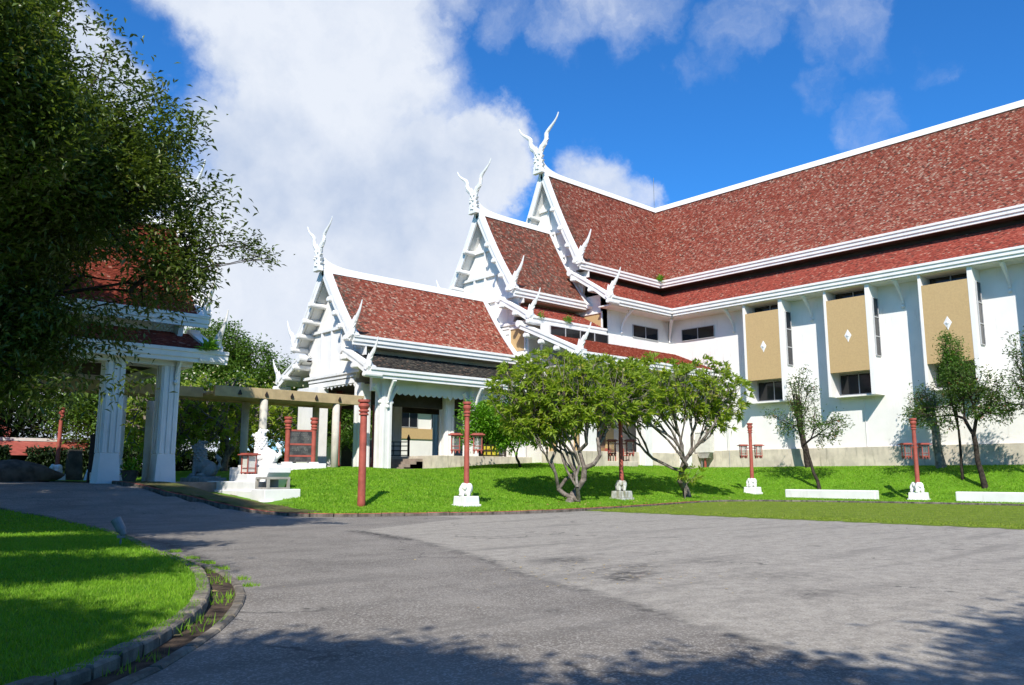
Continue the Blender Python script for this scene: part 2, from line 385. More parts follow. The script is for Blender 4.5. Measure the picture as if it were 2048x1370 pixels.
# far ground sheet
r_ = 1500
structure(fastmesh('ground', np.array([(-r_, -r_, -.35), (r_, -r_, -.35), (r_, r_, -.35), (-r_, r_, -.35)]), np.array([[0, 1, 2, 3]]), GRASS))
def road_h(X, Y):
    h = Rh(X, Y)
    ir = inpoly(X, Y, RPOLY); il = inpoly(X, Y, LPOLY)
    h = np.where(ir, np.minimum(h, Mh(X, Y))-.18, h); return np.where(il, h-.12, h)
BND = [(20, 24.4), (13.08, 21.0), (12.4, 17.11), (10.75, 12.66), (9.44, 9.99), (8.64, 7.67), (7.57, 5.14), (6.92, 3.39), (6, 0), (5, -10)]
def worn(X, Y):
    bx = np.interp(Y, [p[1] for p in BND][::-1], [p[0] for p in BND][::-1])
    d = X-bx; return .5+np.clip(d, -1, 1)*.5*(1-.55*ss(16, 24, X-bx*.2))
def seg_d(X, Y, P):
    D = np.full(X.shape, 1e9)
    for (ax, ay), (bx, by) in zip(P[:-1], P[1:]):
        t = np.clip(((X-ax)*(bx-ax)+(Y-ay)*(by-ay))/((bx-ax)**2+(by-ay)**2+1e-9), 0, 1)
        D = np.minimum(D, np.hypot(X-ax-t*(bx-ax), Y-ay-t*(by-ay)))
    return D
def stain(X, Y):
    s = .75*np.exp(-(seg_d(X, Y, BND[1:8])/.16)**2)*(.4+.6*np.sin(Y*1.7)**2)
    s += .9*np.exp(-(seg_d(X, Y, [(13.1, 21), (12.75, 19.2), (12.3, 17.6)])/.3)**2)
    for x, y, rr, k in ((11.6, 11.2, .55, 1), (10.9, 9.0, .5, .9), (11.9, 9.6, .4, .7), (10.2, 8.6, .35, .9), (10.6, 15.1, .16, .7), (7.2, 7.2, .16, .7), (13.5, 9.2, .6, .45), (7.6, 13.6, 1.1, .28), (8.6, 16.2, 1.0, .22), (12.4, 7.2, .7, .4), (8.9, 20, 1.4, .18), (15.0, 14.0, .9, .2), (11, 5.8, .5, .5)):
        s += k*np.exp(-(((X-x)*.9)**2+((Y-y)*1.1)**2)/rr**2)
    s += .8*np.exp(-(seg_d(X, Y, [(7.75, 25), (7.4, 20), (6.7, 16.5), (6.1, 13.8)])/.22)**2)
    s += .5*np.exp(-(seg_d(X, Y, [(17, 27.9), (23.3, 25.3), (26.6, 25.2)])/.25)**2)
    return np.clip(s, 0, 1)
road = structure(grid('driveway', 0, 28.5, 0, 32, .1, road_h, ASPH, attrs=[('worn', worn), ('stain', stain)]))
def outer_mask(X, Y): return ~((X > .05) & (X < 28.45) & (Y > .05) & (Y < 31.95))
structure(grid('outer_road', -40, 50, -24, 70, .5, road_h, ASPH, outer_mask, attrs=[('worn', worn), ('stain', lambda X, Y: X*0)]))
# grass-paved parking strip
PE = resample([(27.9, -4), (27.85, 8), (28.1, 12.6), (27.75, 17.5), (27.4, 22), (27.6, 25.2), (27.2, 25.9)], .3)
def park_mask(X, Y):
    n = .12*np.sin(Y*5.1)+.08*np.sin(Y*13.7); return (X > 27.9+n)
structure(grid('parking_grass_strip', 27.6, 49, -4, 28.5, .15, lambda X, Y: .006+.03*ss(28, 31, X)+np.where(inpoly(X, Y, RPOLY), -.12, 0), PARKG, park_mask))
lawn = structure(grid('lawn_mound', 11.8, 62, 3.6, 70, .4, lambda X, Y: Mh(X, Y)-.012, GRASS, lambda X, Y: inpoly(X, Y, RPOLY)))
structure(grid('lawn', -12, 8, 3, 42, .12, Lh, GRASS, lambda X, Y: inpoly(X, Y, LPOLY) | (seg_d(X, Y, LKs[::2]) < .08)))
structure(grid('lawn', -42, -12, 3, 42, 1, Lh, GRASS))
DRYG = mat('dry verge', grassf((.10, .12, .03), (.16, .13, .06), (.20, .17, .08)), .95, .1)
structure(grid('dry_verge', 12.4, 17.8, 27.9, 43.6, .2, lambda X, Y: Mh(X, Y)+.004, DRYG, lambda X, Y: inpoly(X-.08, Y-.08, RPOLY) & (X < 17.3+.25*np.sin(Y*2.3)-.12*np.clip(31-Y, 0, 3))))
# kerbs: one stone after another
def kerb(name, P, step, w, h0, hf, mats, off=0, gap=.015, jit=.008, red=None, x_keep=None):
    root = bpy.data.objects.new(name, None); COL.objects.link(root); structure(root)
    Q = resample(P, step)
    for i in range(len(Q)-1):
        a, b = Q[i], Q[i+1]
        if x_keep and not x_keep(a): continue
        d = b-a; L = np.linalg.norm(d); d /= L; nrm = np.array((-d[1], d[0]))
        a2, b2 = a+d*gap+nrm*off, b-d*gap+nrm*off
        j = random.uniform(-jit, jit); z0, z1 = hf(*a), hf(*b)
        c = [a2-nrm*w/2, b2-nrm*w/2, b2+nrm*w/2, a2+nrm*w/2]
        zz = (z0, z1, z1, z0); mb = MB()
        t = .02
        cc = [a2-nrm*(w/2-t)+d*t*.5, b2-nrm*(w/2-t)-d*t*.5, b2+nrm*(w/2-t)-d*t*.5, a2+nrm*(w/2-t)+d*t*.5]
        hh = h0+j
        lo = [(p[0], p[1], z-.25) for p, z in zip(c, zz)]; m_ = [(p[0], p[1], z+hh-t) for p, z in zip(c, zz)]; up = [(p[0], p[1], z+hh) for p, z in zip(cc, zz)]
        mb.add(lo+m_, [(0, 1, 5, 4), (1, 2, 6, 5), (2, 3, 7, 6), (3, 0, 4, 7)], 0)
        mb.add(m_+up, [(0, 1, 5, 4), (1, 2, 6, 5), (2, 3, 7, 6), (3, 0, 4, 7), (4, 5, 6, 7)], 1 if (red and red(a)) else 0)
        mb.build('kerb_stone', mats, root)
    return root
kerb('lawn_mound_kerb', RK[1:], .9, .16, .13, lambda x, y: float(Rh(np.float64(x), np.float64(y))), [DKERB, REDKERB], red=lambda a: a[0] < 40)
kerb('lawn_kerb', LK[2:], .42, .19, .13, lambda x, y: float(Rh(np.float64(x), np.float64(y))), [LKERB, LKERB], jit=.015)
OK_ = [(6.30, 17.4), (6.2, 16.0), (6.03, 14.5), (5.62, 12.6), (5.06, 11.05), (4.62, 10.15), (4.0, 9.1), (3.35, 8.2), (2.65, 7.35), (2.0, 6.75)]
kerb('gutter_kerb', OK_, .8, .13, .035, lambda x, y: 0.0, [LKERB, LKERB], off=.04)
ch = MB(); A = resample(OK_, .3)
for i in range(len(A)-1):
    d = A[i+1]-A[i]; nrm = np.array((d[1], -d[0]))/np.linalg.norm(d)
    ch.add([(*A[i], .012), (*A[i+1], .012), (*(A[i+1]+nrm*.6), .012), (*(A[i]+nrm*.6), .012)], [(0, 1, 2, 3)])
structure(ch.build('gutter_soil', SOIL))
mp = MB().add([(13.2, 31.6, 0), (13.2, 31.6, 0), (13.2, 31.6, 0)], [])   # (walk slab below)
# paved walk inside the pavilion edge
structure(MB().box((12.9, 41.3, .6), (17.6, 54, 1.235)).build('pavilion_walk', FLOOR))

# grass blades
def blades(name, x0, x1, y0, y1, n, hf, mask, size, label, width=.012, mats=None):
    X = RNG.uniform(x0, x1, n); Y = RNG.uniform(y0, y1, n); k = mask(X, Y); X, Y = X[k], Y[k]
    n = len(X); Z = hf(X, Y)-.006; a = RNG.uniform(0, 2*np.pi, n); L = size*RNG.uniform(.6, 1.3, n); w = width*RNG.uniform(.7, 1.3, n)
    lean = L*RNG.uniform(.1, .9, n); b = RNG.uniform(0, 2*np.pi, n)
    P = np.c_[X, Y, Z]; s = np.c_[np.cos(a), np.sin(a), np.zeros(n)]*w[:, None]
    T = P+np.c_[np.cos(b)*lean, np.sin(b)*lean, L]
    V = np.stack([P-s, P+s, T], 1).reshape(-1, 3); Fc = np.arange(3*n).reshape(-1, 3)
    o = fastmesh(name, V, Fc, mats or GRASSB, attrs=[('rnd', 'FACE', RNG.uniform(0, 1, n))]); return tag(o, label, 'grass', kind='stuff')
inL = lambda X, Y: inpoly(X-.04, Y+.05, LPOLY) & (Y-X*.15 < 60)
vis = lambda X, Y: (X*.7373-Y*.6756 > -.72*(X*.6756+Y*.7373)-1)
blades('grass', -6, 7, 5, 13, 150000, Lh, lambda X, Y: inL(X, Y) & vis(X, Y), .05, 'short bright grass of the round lawn at the left front', .006)
blades('grass', -10, 8, 13, 24, 150000, Lh, lambda X, Y: inL(X, Y) & vis(X, Y), .055, 'short grass on the middle of the left lawn', .010)
blades('grass', -10, 8, 24, 41, 60000, Lh, lambda X, Y: inL(X, Y) & vis(X, Y), .06, 'shaded grass at the far edge of the left lawn', .02)
blades('grass', 14, 52, 25.5, 45, 170000, Mh, lambda X, Y: inpoly(X-.1, Y-.15, RPOLY) & ~((X < 18.2) & (Y > 34)) & ~((X < 17.2) & (Y > 29.5)), .075, 'bright green grass on the mound before the porches', .028)
blades('grass', 48, 60, 5, 45, 90000, Mh, lambda X, Y: inpoly(X-.1, Y, RPOLY), .075, 'bright green grass on the bank below the long hall', .03)
def tuft_mask(X, Y):
    d = seg_d(X, Y, OK_); return (d < .33) & inpoly(X+.2, Y+.1, np.vstack([A, [(-3, 8), (3, 18)]])) & (np.sin(X*7+Y*5)+np.sin(Y*3.1) > .2)
gut = lambda X, Y: (seg_d(X, Y, [(5.75, 13.8), (5.35, 12.4), (4.75, 10.9), (4.0, 9.4), (3.2, 8.3), (2.4, 7.4)]) < .22) & (np.sin(X*9+Y*6)+np.sin(Y*3.7) > .35)
blades('weed_tufts', 2, 6.6, 6.8, 17, 11000, lambda X, Y: X*0+.01, gut, .10, 'straggly weeds growing in the gutter between the kerbs', .008)
rw = lambda X, Y: (seg_d(X, Y, [(6.9, 18.5), (6.45, 16.0), (6.25, 14.6), (5.9, 13.0), (5.55, 11.7)]) < .13) & (np.sin(X*5+Y*4.2)+np.sin(Y*6.7) > .35)
blades('weed_tufts', 5, 7.3, 11, 19, 22000, lambda X, Y: X*0, rw, .06, 'low weeds on the asphalt along the outer kerb', .008)
blades('grass', 28, 48.6, 3.8, 28.2, 90000, lambda X, Y: X*0+.03, lambda X, Y: ~inpoly(X, Y, RPOLY) & (X > 28.2+.12*np.sin(Y*5.1)), .028, 'short trodden grass of the parking strip before the kerb', .022, PARKB)
# fallen leaves
def litter(name, pts, size, label, m=DRYLEAF):
    n = len(pts); P = np.array(pts); a = RNG.uniform(0, 2*np.pi, n); L = size*RNG.uniform(.6, 1.3, n)
    d = np.c_[np.cos(a), np.sin(a), RNG.uniform(-.1, .3, n)]; s = np.c_[-np.sin(a), np.cos(a), RNG.uniform(-.2, .2, n)]*.35
    V = np.stack([P, P+(d*.5+s)*L[:, None], P+d*L[:, None], P+(d*.5-s)*L[:, None]], 1).reshape(-1, 3)
    V[:, 2] = np.maximum(V[:, 2], np.repeat(P[:, 2], 4)+.004)
    o = fastmesh(name, V, np.arange(4*n).reshape(-1, 4), m, attrs=[('rnd', 'FACE', RNG.uniform(0, 1, n))]); return tag(o, label, 'leaves', kind='stuff')
pp = []
for i in range(340):
    x, y = RNG.uniform(27, 46), RNG.normal(28.6, 1.3)
    if inpoly(np.array([x]), np.array([y-.2]), RPOLY)[0]: pp.append((x, y, float(Mh(x, y))+.03))
for i in range(90): pp.append((RNG.uniform(28.5, 42), RNG.uniform(24.5, 27), .02))
litter('fallen_leaves', pp, .17, 'pale yellow leaves fallen around the frangipani trees and kerb')
pp = [(*p, .012) for p in np.c_[RNG.normal(10.6, 1.1, 160), RNG.normal(9.3, 1.2, 160)]]+[(RNG.uniform(4, 26), RNG.uniform(7, 24), .004) for i in range(60)]
pp = [p for p in pp if road_h(np.array([p[0]]), np.array([p[1]]))[0] > -.05]
litter('ground_debris', pp, .05, 'small brown bits lying in the worn patch of the asphalt')
litter('gutter_leaves', [(x, y, .03) for x, y in ((5.3, 12.2), (5.2, 12.0), (4.9, 11.3), (3.6, 9.0), (3.3, 8.6), (3.25, 8.5), (2.7, 7.9), (5.5, 13.0))], .11, 'reddish dead leaves lying in the gutter soil')

# ------------------------------------------------------------------ roofs
def tiles(parent, Pf, a0f, a1f, slope_len, m, name='roof_tiles', tw=.18, ex=.135, moss=None, lift=.05, label=None):
    """Pf(a,t)->xyz of the roof surface, t 0 at the eave to 1 at the ridge; a runs along the eave"""
    rows = int(slope_len/ex); V = []; R_ = []; M_ = []
    for i in range(rows):
        t0 = i/rows; t1 = min(1., (i+1.55)/rows); a0, a1 = a0f(t0+.3/rows), a1f(t0+.3/rows)
        if a1-a0 < tw: continue
        k = np.arange(a0-(i % 2)*tw/2, a1, tw); l = np.clip(k+.006, a0, a1); r = np.clip(k+tw-.006, a0, a1); ok = r-l > .03
        l, r = l[ok], r[ok]; n = len(l)
        ji = RNG.uniform(-.016, .016, n); up = lift+RNG.uniform(0, .022, n)
        N = Pf.nrm(t0)
        p0 = Pf(l, np.full(n, t0)+ji/slope_len); p1 = Pf(r, np.full(n, t0)+ji/slope_len); p2 = Pf(r, np.full(n, t1)); p3 = Pf(l, np.full(n, t1))
        tl = RNG.uniform(-.008, .008, n)[:, None]*N
        b0, b1 = p0+N*.012, p1+N*.012
        p0 = p0+N*up[:, None]+tl; p1 = p1+N*up[:, None]-tl; p2 = p2+N*.014; p3 = p3+N*.014
        V.append(np.stack([p0, p1, p2, p3, b0, b1], 1)); R_.append(RNG.uniform(0, 1, n)); ms = moss(l, t0) if moss else np.zeros(n); M_.append(np.broadcast_to(ms, (n,)))
    V = np.concatenate(V); n = len(V); i = (np.arange(n)*6)[:, None]
    Fc = np.concatenate([i+np.array([0, 1, 2, 3]), i+np.array([4, 5, 1, 0])]); rn = np.concatenate(R_); mo = np.concatenate(M_)
    o = fastmesh(name, V.reshape(-1, 3), Fc, m, parent, attrs=[('rnd', 'FACE', np.r_[rn, rn]), ('moss', 'FACE', np.r_[mo, mo])]); o['kind'] = 'stuff'; return o
CURV = .22
class Slope:
    """roof plane: eave line along axis ('x' or 'y'); across from c0 (eave) to c1 (ridge)"""
    def __init__(s, axis, c0, c1, z0, z1, curve=CURV): s.ax, s.c0, s.c1, s.z0, s.z1, s.k = axis, c0, c1, z0, z1, curve
    def zc(s, t): return s.c0+(s.c1-s.c0)*t, s.z0+(s.z1-s.z0)*(t+s.k*t*(t-1))
    def __call__(s, a, t):
        c, z = s.zc(t); a = np.broadcast_to(a, np.shape(c))
        return np.stack([a, c, z] if s.ax == 'x' else [c, a, z], -1)
    def nrm(s, t):
        c0, z0 = s.zc(max(0, t-.01)); c1, z1 = s.zc(min(1, t+.01)); dc, dz = c1-c0, z1-z0; L = math.hypot(dc, dz); sg = 1 if dc > 0 else -1
        nc, nz = -dz/L*sg, abs(dc)/L
        return np.array((0, nc, nz) if s.ax == 'x' else (nc, 0, nz))
    @property
    def length(s): return math.hypot(s.c1-s.c0, s.z1-s.z0)*1.02
def deck(parent, sl, a0f, a1f, name='roof_deck', n=10, th=.16):
    mb = MB(); top = []; bot = []
    for i in range(n+1):
        t = i/n; N = sl.nrm(t)
        for a in (a0f(t), a1f(t)):
            p = sl(np.array(a), np.array(t)); top.append(tuple(p)); bot.append(tuple(p-N*th))
    o = 2*(n+1); fs = []
    for i in range(n):
        k = 2*i; fs.append((k, k+1, k+3, k+2)); mb.m.append(1); fs.append((o+k, o+k+2, o+k+3, o+k+1)); mb.m.append(0)
        fs.append((k, k+2, o+k+2, o+k)); mb.m.append(0); fs.append((k+1, o+k+1, o+k+3, k+3)); mb.m.append(0)
    fs.append((0, o, o+1, 1)); mb.m.append(0); mb.v = top+bot; mb.f = fs
    return mb.build(name, [WHITE, DARKWOOD], parent)
def roof(parent, sl, a0f, a1f, m, moss=None, th=.16):
    d = deck(parent, sl, a0f, a1f, th=th); tiles(d, sl, a0f, a1f, sl.length, m, moss=moss); return d
FP = [(0, 0), (-.20, 0), (-.20, -.17), (-.12, -.20), (-.12, -.44), (-.03, -.48), (-.03, -.66), (.10, -.66), (.10, -.02)]
def fascia(parent, axis, c, z, a, b, sgn, name='eave_fascia'):
    """sgn: direction the eave faces along the other axis (-1 / +1)"""
    poly = [(c-sgn*o, z+h) for o, h in FP]
    if sgn > 0: poly = [(c+(-o), z+h) for o, h in FP]
    else: poly = [(c+o, z+h) for o, h in FP]
    return MB().prism(poly, axis, a, b).build(name, WHITE, parent, bevel=.012)

def ridge_cap(parent, g0, g1, yc, z, swoop=1, name='ridge_cap', swh=.9):
    xs = np.r_[np.linspace(g0, g0+2.6*swoop, 9), np.linspace(g0+3.4*swoop, g1, 4)]
    rings = []
    for x in xs:
        d = abs(x-g0); up = swh*math.exp(-d/.75); w = .2+.0*d
        rings.append([(x, yc-.30, z-.30), (x, yc+.30, z-.30), (x, yc+.22, z-.02), (x, yc+.20, z+.06), (x, yc+.14, z+.22+up), (x, yc-.14, z+.22+up), (x, yc-.20, z+.06), (x, yc-.22, z-.02)])
    return MB().loft(rings).build(name, WHITE, parent)
def horn(parent, pts, rs, flat, g, name, teeth=6):
    """flame-like horn in the plane x=g; pts (y,z)"""
    P = resample(pts, .22); n = len(P); rr = np.interp(np.linspace(0, 1, n), np.linspace(0, 1, len(rs)), rs)
    mb = MB(); rings = []
    for i in range(n):
        d = P[min(i+1, n-1)]-P[max(i-1, 0)]; d = d/np.linalg.norm(d); w = np.array((-d[1], d[0])); r = rr[i]
        r2 = r*(1+.10*math.sin(i*1.7)) if i < n*.6 else r
        ring = []
        for k in range(8):
            a = 2*math.pi*k/8; q = P[i]+w*r2*math.cos(a); ring.append((g+flat*r*math.sin(a), q[0], q[1]))
        rings.append(ring)
    mb.loft(rings)
    for i in range(1, int(n*.5)):     # flame tongues along the lower part
        if i % 2: continue
        d = P[i+1]-P[i-1]; d = d/np.linalg.norm(d)
        for sg in (-1, 1):
            w = np.array((-d[1], d[0]))*sg; b = P[i]+w*rr[i]*.8; tip = b+w*rr[i]*.42+d*rr[i]*1.3
            e = P[i]+d*rr[i]*.9+w*rr[i]*.6; t = flat*rr[i]*.6
            mb.add([(g-t, *b), (g+t, *b), (g, *tip), (g, *e), (g, *(P[i]-d*rr[i]*.4+w*rr[i]*.5))], [(0, 1, 2), (0, 2, 3), (1, 3, 2), (0, 4, 1)])
    return mb.build(name, WHITE, parent, smooth=False)
def kalae(parent, g, yc, z, h, sp):
    """pair of crossed horns on a gable apex"""
    f = h/4.76; s = sp/2.57
    mb = MB(); mb.prism([(yc-.62*f, z-.25), (yc+.62*f, z-.25), (yc+.5*f, z+.35*f), (yc+.36*f, z+.9*f), (yc+.42*f, z+1.5*f), (yc+.30*f, z+2.1*f), (yc, z+2.0*f), (yc-.30*f, z+2.1*f), (yc-.42*f, z+1.5*f), (yc-.36*f, z+.9*f), (yc-.5*f, z+.35*f)], 'x', g-.22, g+.14)
    random.seed(3)
    for i in range(16):
        y = yc+random.uniform(-.33, .33)*f; zz = z+random.uniform(.1, 1.8)*f; mb.ball((g-.24, y, zz), (.08, .11*f, .12*f), n=6)
    for sg in (-1, 1):
        for j in range(4): 
            zz = z+(.2+.45*j)*f; y = yc+sg*(.5-.04*j)*f; mb.prism([(y, zz), (y+sg*.24*f, zz+.26*f), (y-sg*.05*f, zz+.3*f)][::sg], 'x', g-.15, g+.08)
    o = mb.build('apex_finial', WHITE, parent, bevel=.03)
    for sg, nm in ((1, 'horn'), (-1, 'horn')):
        pts = [(yc+sg*a*s, z+b*f) for a, b in ((.12, 1.55), (.42, 2.05), (.85, 2.45), (1.02, 2.8), (1.05, 3.25), (1.45, 3.62), (1.95, 3.98), (2.35, 4.38), (2.57, 4.8))]
        horn(o, pts, [.32*f, .30*f, .24*f, .21*f, .15*f, .095*f, .06*f], .7, g-.05, nm)
def eave_finial(parent, g, y, z, sg, h=2.4, sp=1.5):
    f = h/2.4
    pts = [(y+sg*a*f, z+b*f) for a, b in ((-.25, 0), (-.15, .35), (.0, .7), (.25, 1.0), (.5, 1.2), (.75, 1.5), (1.0, 1.9), (1.22, 2.45))]
    o = horn(parent, pts, [.40*f, .40*f, .30*f, .22*f, .19*f, .14*f, .09*f, .05*f], .6, g, 'eave_finial')
    MB().tube([(g-.18, y-sg*.2, z+.05), (g+.25, y-sg*.2, z+.05)], .33*f, 12).build('finial_base', WHITE, o)
    return o
def bargeboard(parent, pts, g, thick=.55, w=.50, name='bargeboard', over=.16, sgx=1):
    """board following (y,z) points from the eave up, standing on the gable edge of the roof"""
    P = resample(pts, .5); n = len(P); rings = []
    for i in range(n):
        d = P[min(i+1, n-1)]-P[max(i-1, 0)]; d = d/np.linalg.norm(d); nn = np.array((-d[1], d[0]))
        if nn[1] < 0: nn = -nn
        ww = w*(1+.25*math.exp(-((i-1.2)/1.2)**2)) ; u = P[i]+nn*over; l = P[i]+nn*(over-ww); m1 = P[i]+nn*(over-ww*.45)
        x0, x1 = g, g+thick*sgx; xm = g-.06*sgx
        rings.append([(xm, *u), (x1, *u), (x1, *(P[i]-nn*.12)), (g+.16*sgx, *(P[i]-nn*.12)), (g+.16*sgx, *l), (x0, *l), (x0, *m1), (xm, *(m1+nn*.05))])
    return MB().loft(rings).build(name, WHITE, parent)
def lattice(parent, axis, c, a0, a1, z0, z1, step=.24, name='lattice_panel', w=.03):
    mb = MB()
    def seg(p, q):
        if axis == 'x': P0, P1 = (c, p[0], p[1]), (c, q[0], q[1])
        else: P0, P1 = (p[0], c, p[1]), (q[0], c, q[1])
        mb.tube([P0, P1], w, 4)
    H = z1-z0; a = a0-H
    while a < a1:
        for sg in (1, -1):
            s0, e0 = a, a+H
            lo, hi = max(s0, a0), min(e0, a1)
            if hi > lo:
                if sg > 0: seg((lo, z0+lo-s0), (hi, z0+hi-s0))
                else: seg((lo, z1-(lo-s0)), (hi, z1-(hi-s0)))
        a += step
    for z in (z0, z1): seg((a0, z), (a1, z))
    for a in (a0, a1): seg((a, z0), (a, z1))
    return mb.build(name, WHITE, parent)
def gable(parent, g, yc, we, ze, zr, wl, zl, wt, zt, zbeam, sgx=1, rows=4, wallback=1.05, lat=True, size=1.0, kz=4.0, ks=2.0, lower_boards=True):
    """whole gable end: boards, purlins, panelled wall, finials. sgx=+1 roof extends to +x"""
    def prof(u): # u>=0 distance from the axis
        t = 1-u/we; return ze+(zr-ze)*(t+CURV*t*(t-1))
    gw = g+wallback*sgx
    for sg in (-1, 1):
        pts = [(yc+sg*u, prof(u)+.02) for u in np.linspace(we+.12, .02, 9)]
        bargeboard(parent, pts, g, sgx=sgx)
        eave_finial(parent, g+.1*sgx, yc+sg*(we+.05), ze+.1, sg, 2.45*size)
        for k in range(rows):
            u = we*(.93-.2*k*4/rows) if rows else 0; z = prof(u)-.33-.12
            MB().tube([(g-.3*sgx, yc+sg*u*.97, z), (g-.24*sgx, yc+sg*u*.97, z), (gw, yc+sg*u*.97, z)], [.13, .19, .19], 12).build('purlin', WHITE, parent, smooth=False)
        if lower_boards:
            pts = [(yc+sg*u, zl+(zt-zl)*(wl-u)/(wl-wt)+.02) for u in np.linspace(wl+.1, wt-.15, 6)]
            bargeboard(parent, pts, g, w=.46, sgx=sgx)
            for u_ in (wt-.15,): MB().tube([(g-.1*sgx, yc+sg*u_, zt+.05), (g+.5*sgx, yc+sg*u_, zt+.05)], .27, 12).build('board_end', WHITE, parent)
            eave_finial(parent, g+.1*sgx, yc+sg*(wl+.05), zl+.1, sg, 2.1*size)
            for k in range(3):
                u = wt+.3+(wl-wt-.35)*k/2; z = zl+(zt-zl)*(wl-u)/(wl-wt)-.42
                MB().tube([(g-.3*sgx, yc+sg*u, z), (g-.24*sgx, yc+sg*u, z), (gw, yc+sg*u, z)], [.13, .19, .19], 12).build('purlin', WHITE, parent)
    kalae(parent, g-.32*sgx, yc, zr, kz, ks)
    # wall
    hw = lambda z: max(0., next((u for u in np.linspace(we, 0, 200) if prof(u)-.25 >= z), 0.)) if z > ze-.25 else we-.15
    zs = np.linspace(ze-.3, zr-.5, 14)
    wt_ = max(wt-.05, 0)
    poly = [(yc-wt_, zbeam), (yc+wt_, zbeam)]+[(yc+max(0, hw(z)-.05), z) for z in zs]+[(yc-max(0, hw(z)-.05), z) for z in zs[::-1]]
    wall = MB().prism(poly, 'x', gw+.04*sgx, gw+.30*sgx).build('gable_wall', WHITE, parent)
    zb = zbeam+.75; hts = [zb]
    nlev = max(3, int((zr-zb)/1.9)); hts = list(np.linspace(zb, zr-1.0, nlev))
    for i in range(nlev-1):
        z0, z1 = hts[i]+.10, hts[i+1]-.10
        w0, w1 = hw(z0)-.25, hw(z1)-.25
        if z0 < ze: w0 = w1 = min(w0, wt_-.1) if z1 < ze else w1
        ncell = max(1, int(round(2*w1/1.3)))
        if i == nlev-2: ncell = 1
        cells = np.linspace(-1, 1, ncell+1)
        for c in range(ncell):
            a, b = cells[c], cells[c+1]
            # a recessed frame: four strips round each cell, panel plate behind
            ya0, yb0, ya1, yb1 = a*w0+.07, b*w0-.07, a*w1+.07, b*w1-.07
            if yb1-ya1 < .12: ya1 = yb1 = (ya1+yb1)/2
            MB().prism([(yc+ya0, z0), (yc+yb0, z0), (yc+yb1, z1), (yc+ya1, z1)], 'x', gw-.0*sgx, gw+.05*sgx).build('gable_panel', WALL, wall)
        MB().box((gw-.20*sgx, yc-hw(hts[i])+.12, hts[i]-.10), (gw+.04*sgx, yc+hw(hts[i])-.12, hts[i]+.10)).build('gable_rail', WHITE, wall)
        for c in range(1, ncell):
            y0, y1 = cells[c]*w0, cells[c]*w1
            MB().prism([(yc+y0-.08, z0), (yc+y0+.08, z0), (yc+y1+.08, z1), (yc+y1-.08, z1)], 'x', gw-.18*sgx, gw+.04*sgx).build('gable_stile', WHITE, wall)
    MB().box((gw-.16*sgx, yc-wt_-.1, zbeam+.38), (gw+.04*sgx, yc+wt_+.1, zbeam+.52)).build('gable_rail', WHITE, wall)
    MB().box((gw-.1*sgx, yc-wt_-.1, zbeam-.02), (gw+.036*sgx, yc+wt_+.1, zbeam+.30)).build('gable_rail', WHITE, wall)
    if lat:
        for sg in (-1, 1):
            lattice(wall, 'x', gw-.02*sgx, *sorted((yc+sg*(wt+.02), yc+sg*(we-.28))), zt+.22, ze-.35)
            MB().box((gw+.1*sgx, yc+sg*wt, zt-.3), (gw+.2*sgx, yc+sg*we, ze-.3), 0).build('spandrel', WALL, wall)
    return wall

YC = 50.6
def mosst(a_edge, k=1.2):
    return lambda a, t: np.clip(np.exp(-np.abs(a-a_edge)/1.2)*k*.8+ss(.93, 1, t)*.8, 0, 1)

# ---- main building: long hall + wing
hall = thing('museum_hall', 'long white hall with red tiled roof and tan window bays on the right', 'building', (60, 30, 2))
def P0(o, par):  # keep world coordinates for parts of a thing whose empty stands elsewhere
    pass
hall.location = (0, 0, 0)
hall_up = Slope('y', 61.2, 66.6, 19.5, 28.75); wing_up = Slope('x', 46.1, YC, 19.5, 28.75)
hall_lo = Slope('y', 58.3, 62.5, 15.95, 18.65, 0); wing_lo = Slope('x', 42.8, 47.1, 15.95, 18.65, 0)
Y0 = 4.0
mh = lambda a, t: np.clip(ss(.9, 1, t)*.6+0*a, 0, 1)
roof(hall, hall_up, lambda t: Y0, lambda t: 46.1+4.5*t, TILE, mh)
roof(hall, wing_up, lambda t: 50.35, lambda t: 61.2+5.4*t, TILE, mosst(50.6))
roof(hall, hall_lo, lambda t: Y0, lambda t: 42.8+4.3*t, TILEM, mh)
roof(hall, wing_lo, lambda t: 50.35, lambda t: 58.3+4.2*t, TILEM, mh)
# far slopes
deck(hall, Slope('y', 72.0, 66.6, 19.5, 28.75), lambda t: Y0, lambda t: 62)
deck(hall, Slope('y', 61.2, 66.6, 19.5, 28.75), lambda t: YC+4.5*(1-t)+.01, lambda t: 62)
deck(hall, Slope('x', 55.1, YC, 19.5, 28.75), lambda t: 50.35, lambda t: 61.2+5.4*t)
deck(hall, Slope('x', 58.4, 54.1, 15.95, 18.65, 0), lambda t: 50.35, lambda t: 62)
fascia(hall, 'y', 61.2, 19.56, Y0, 46.0, -1); fascia(hall, 'x', 46.1, 19.557, 50.1, 61.1, -1)
fascia(hall, 'y', 58.3, 16.03, Y0, 42.7, -1); fascia(hall, 'x', 42.8, 16.027, 50.1, 58.2, -1)
MB().loft([[(66.3, y, 28.47), (66.9, y, 28.47), (66.82, y, 28.75), (66.8, y, 28.85), (66.74, y, 29.02), (66.46, y, 29.02), (66.4, y, 28.85), (66.38, y, 28.75)] for y in (Y0, 20, 40, 62)]).build('ridge_cap', WHITE, hall)
ridge_cap(hall, 50.0, 66.5, YC, 28.753, 1)
gable(hall, 50.0, YC, 4.5, 19.5, 28.75, 7.8, 15.95, 3.5, 18.65, 15.2, kz=4.75, ks=2.57)
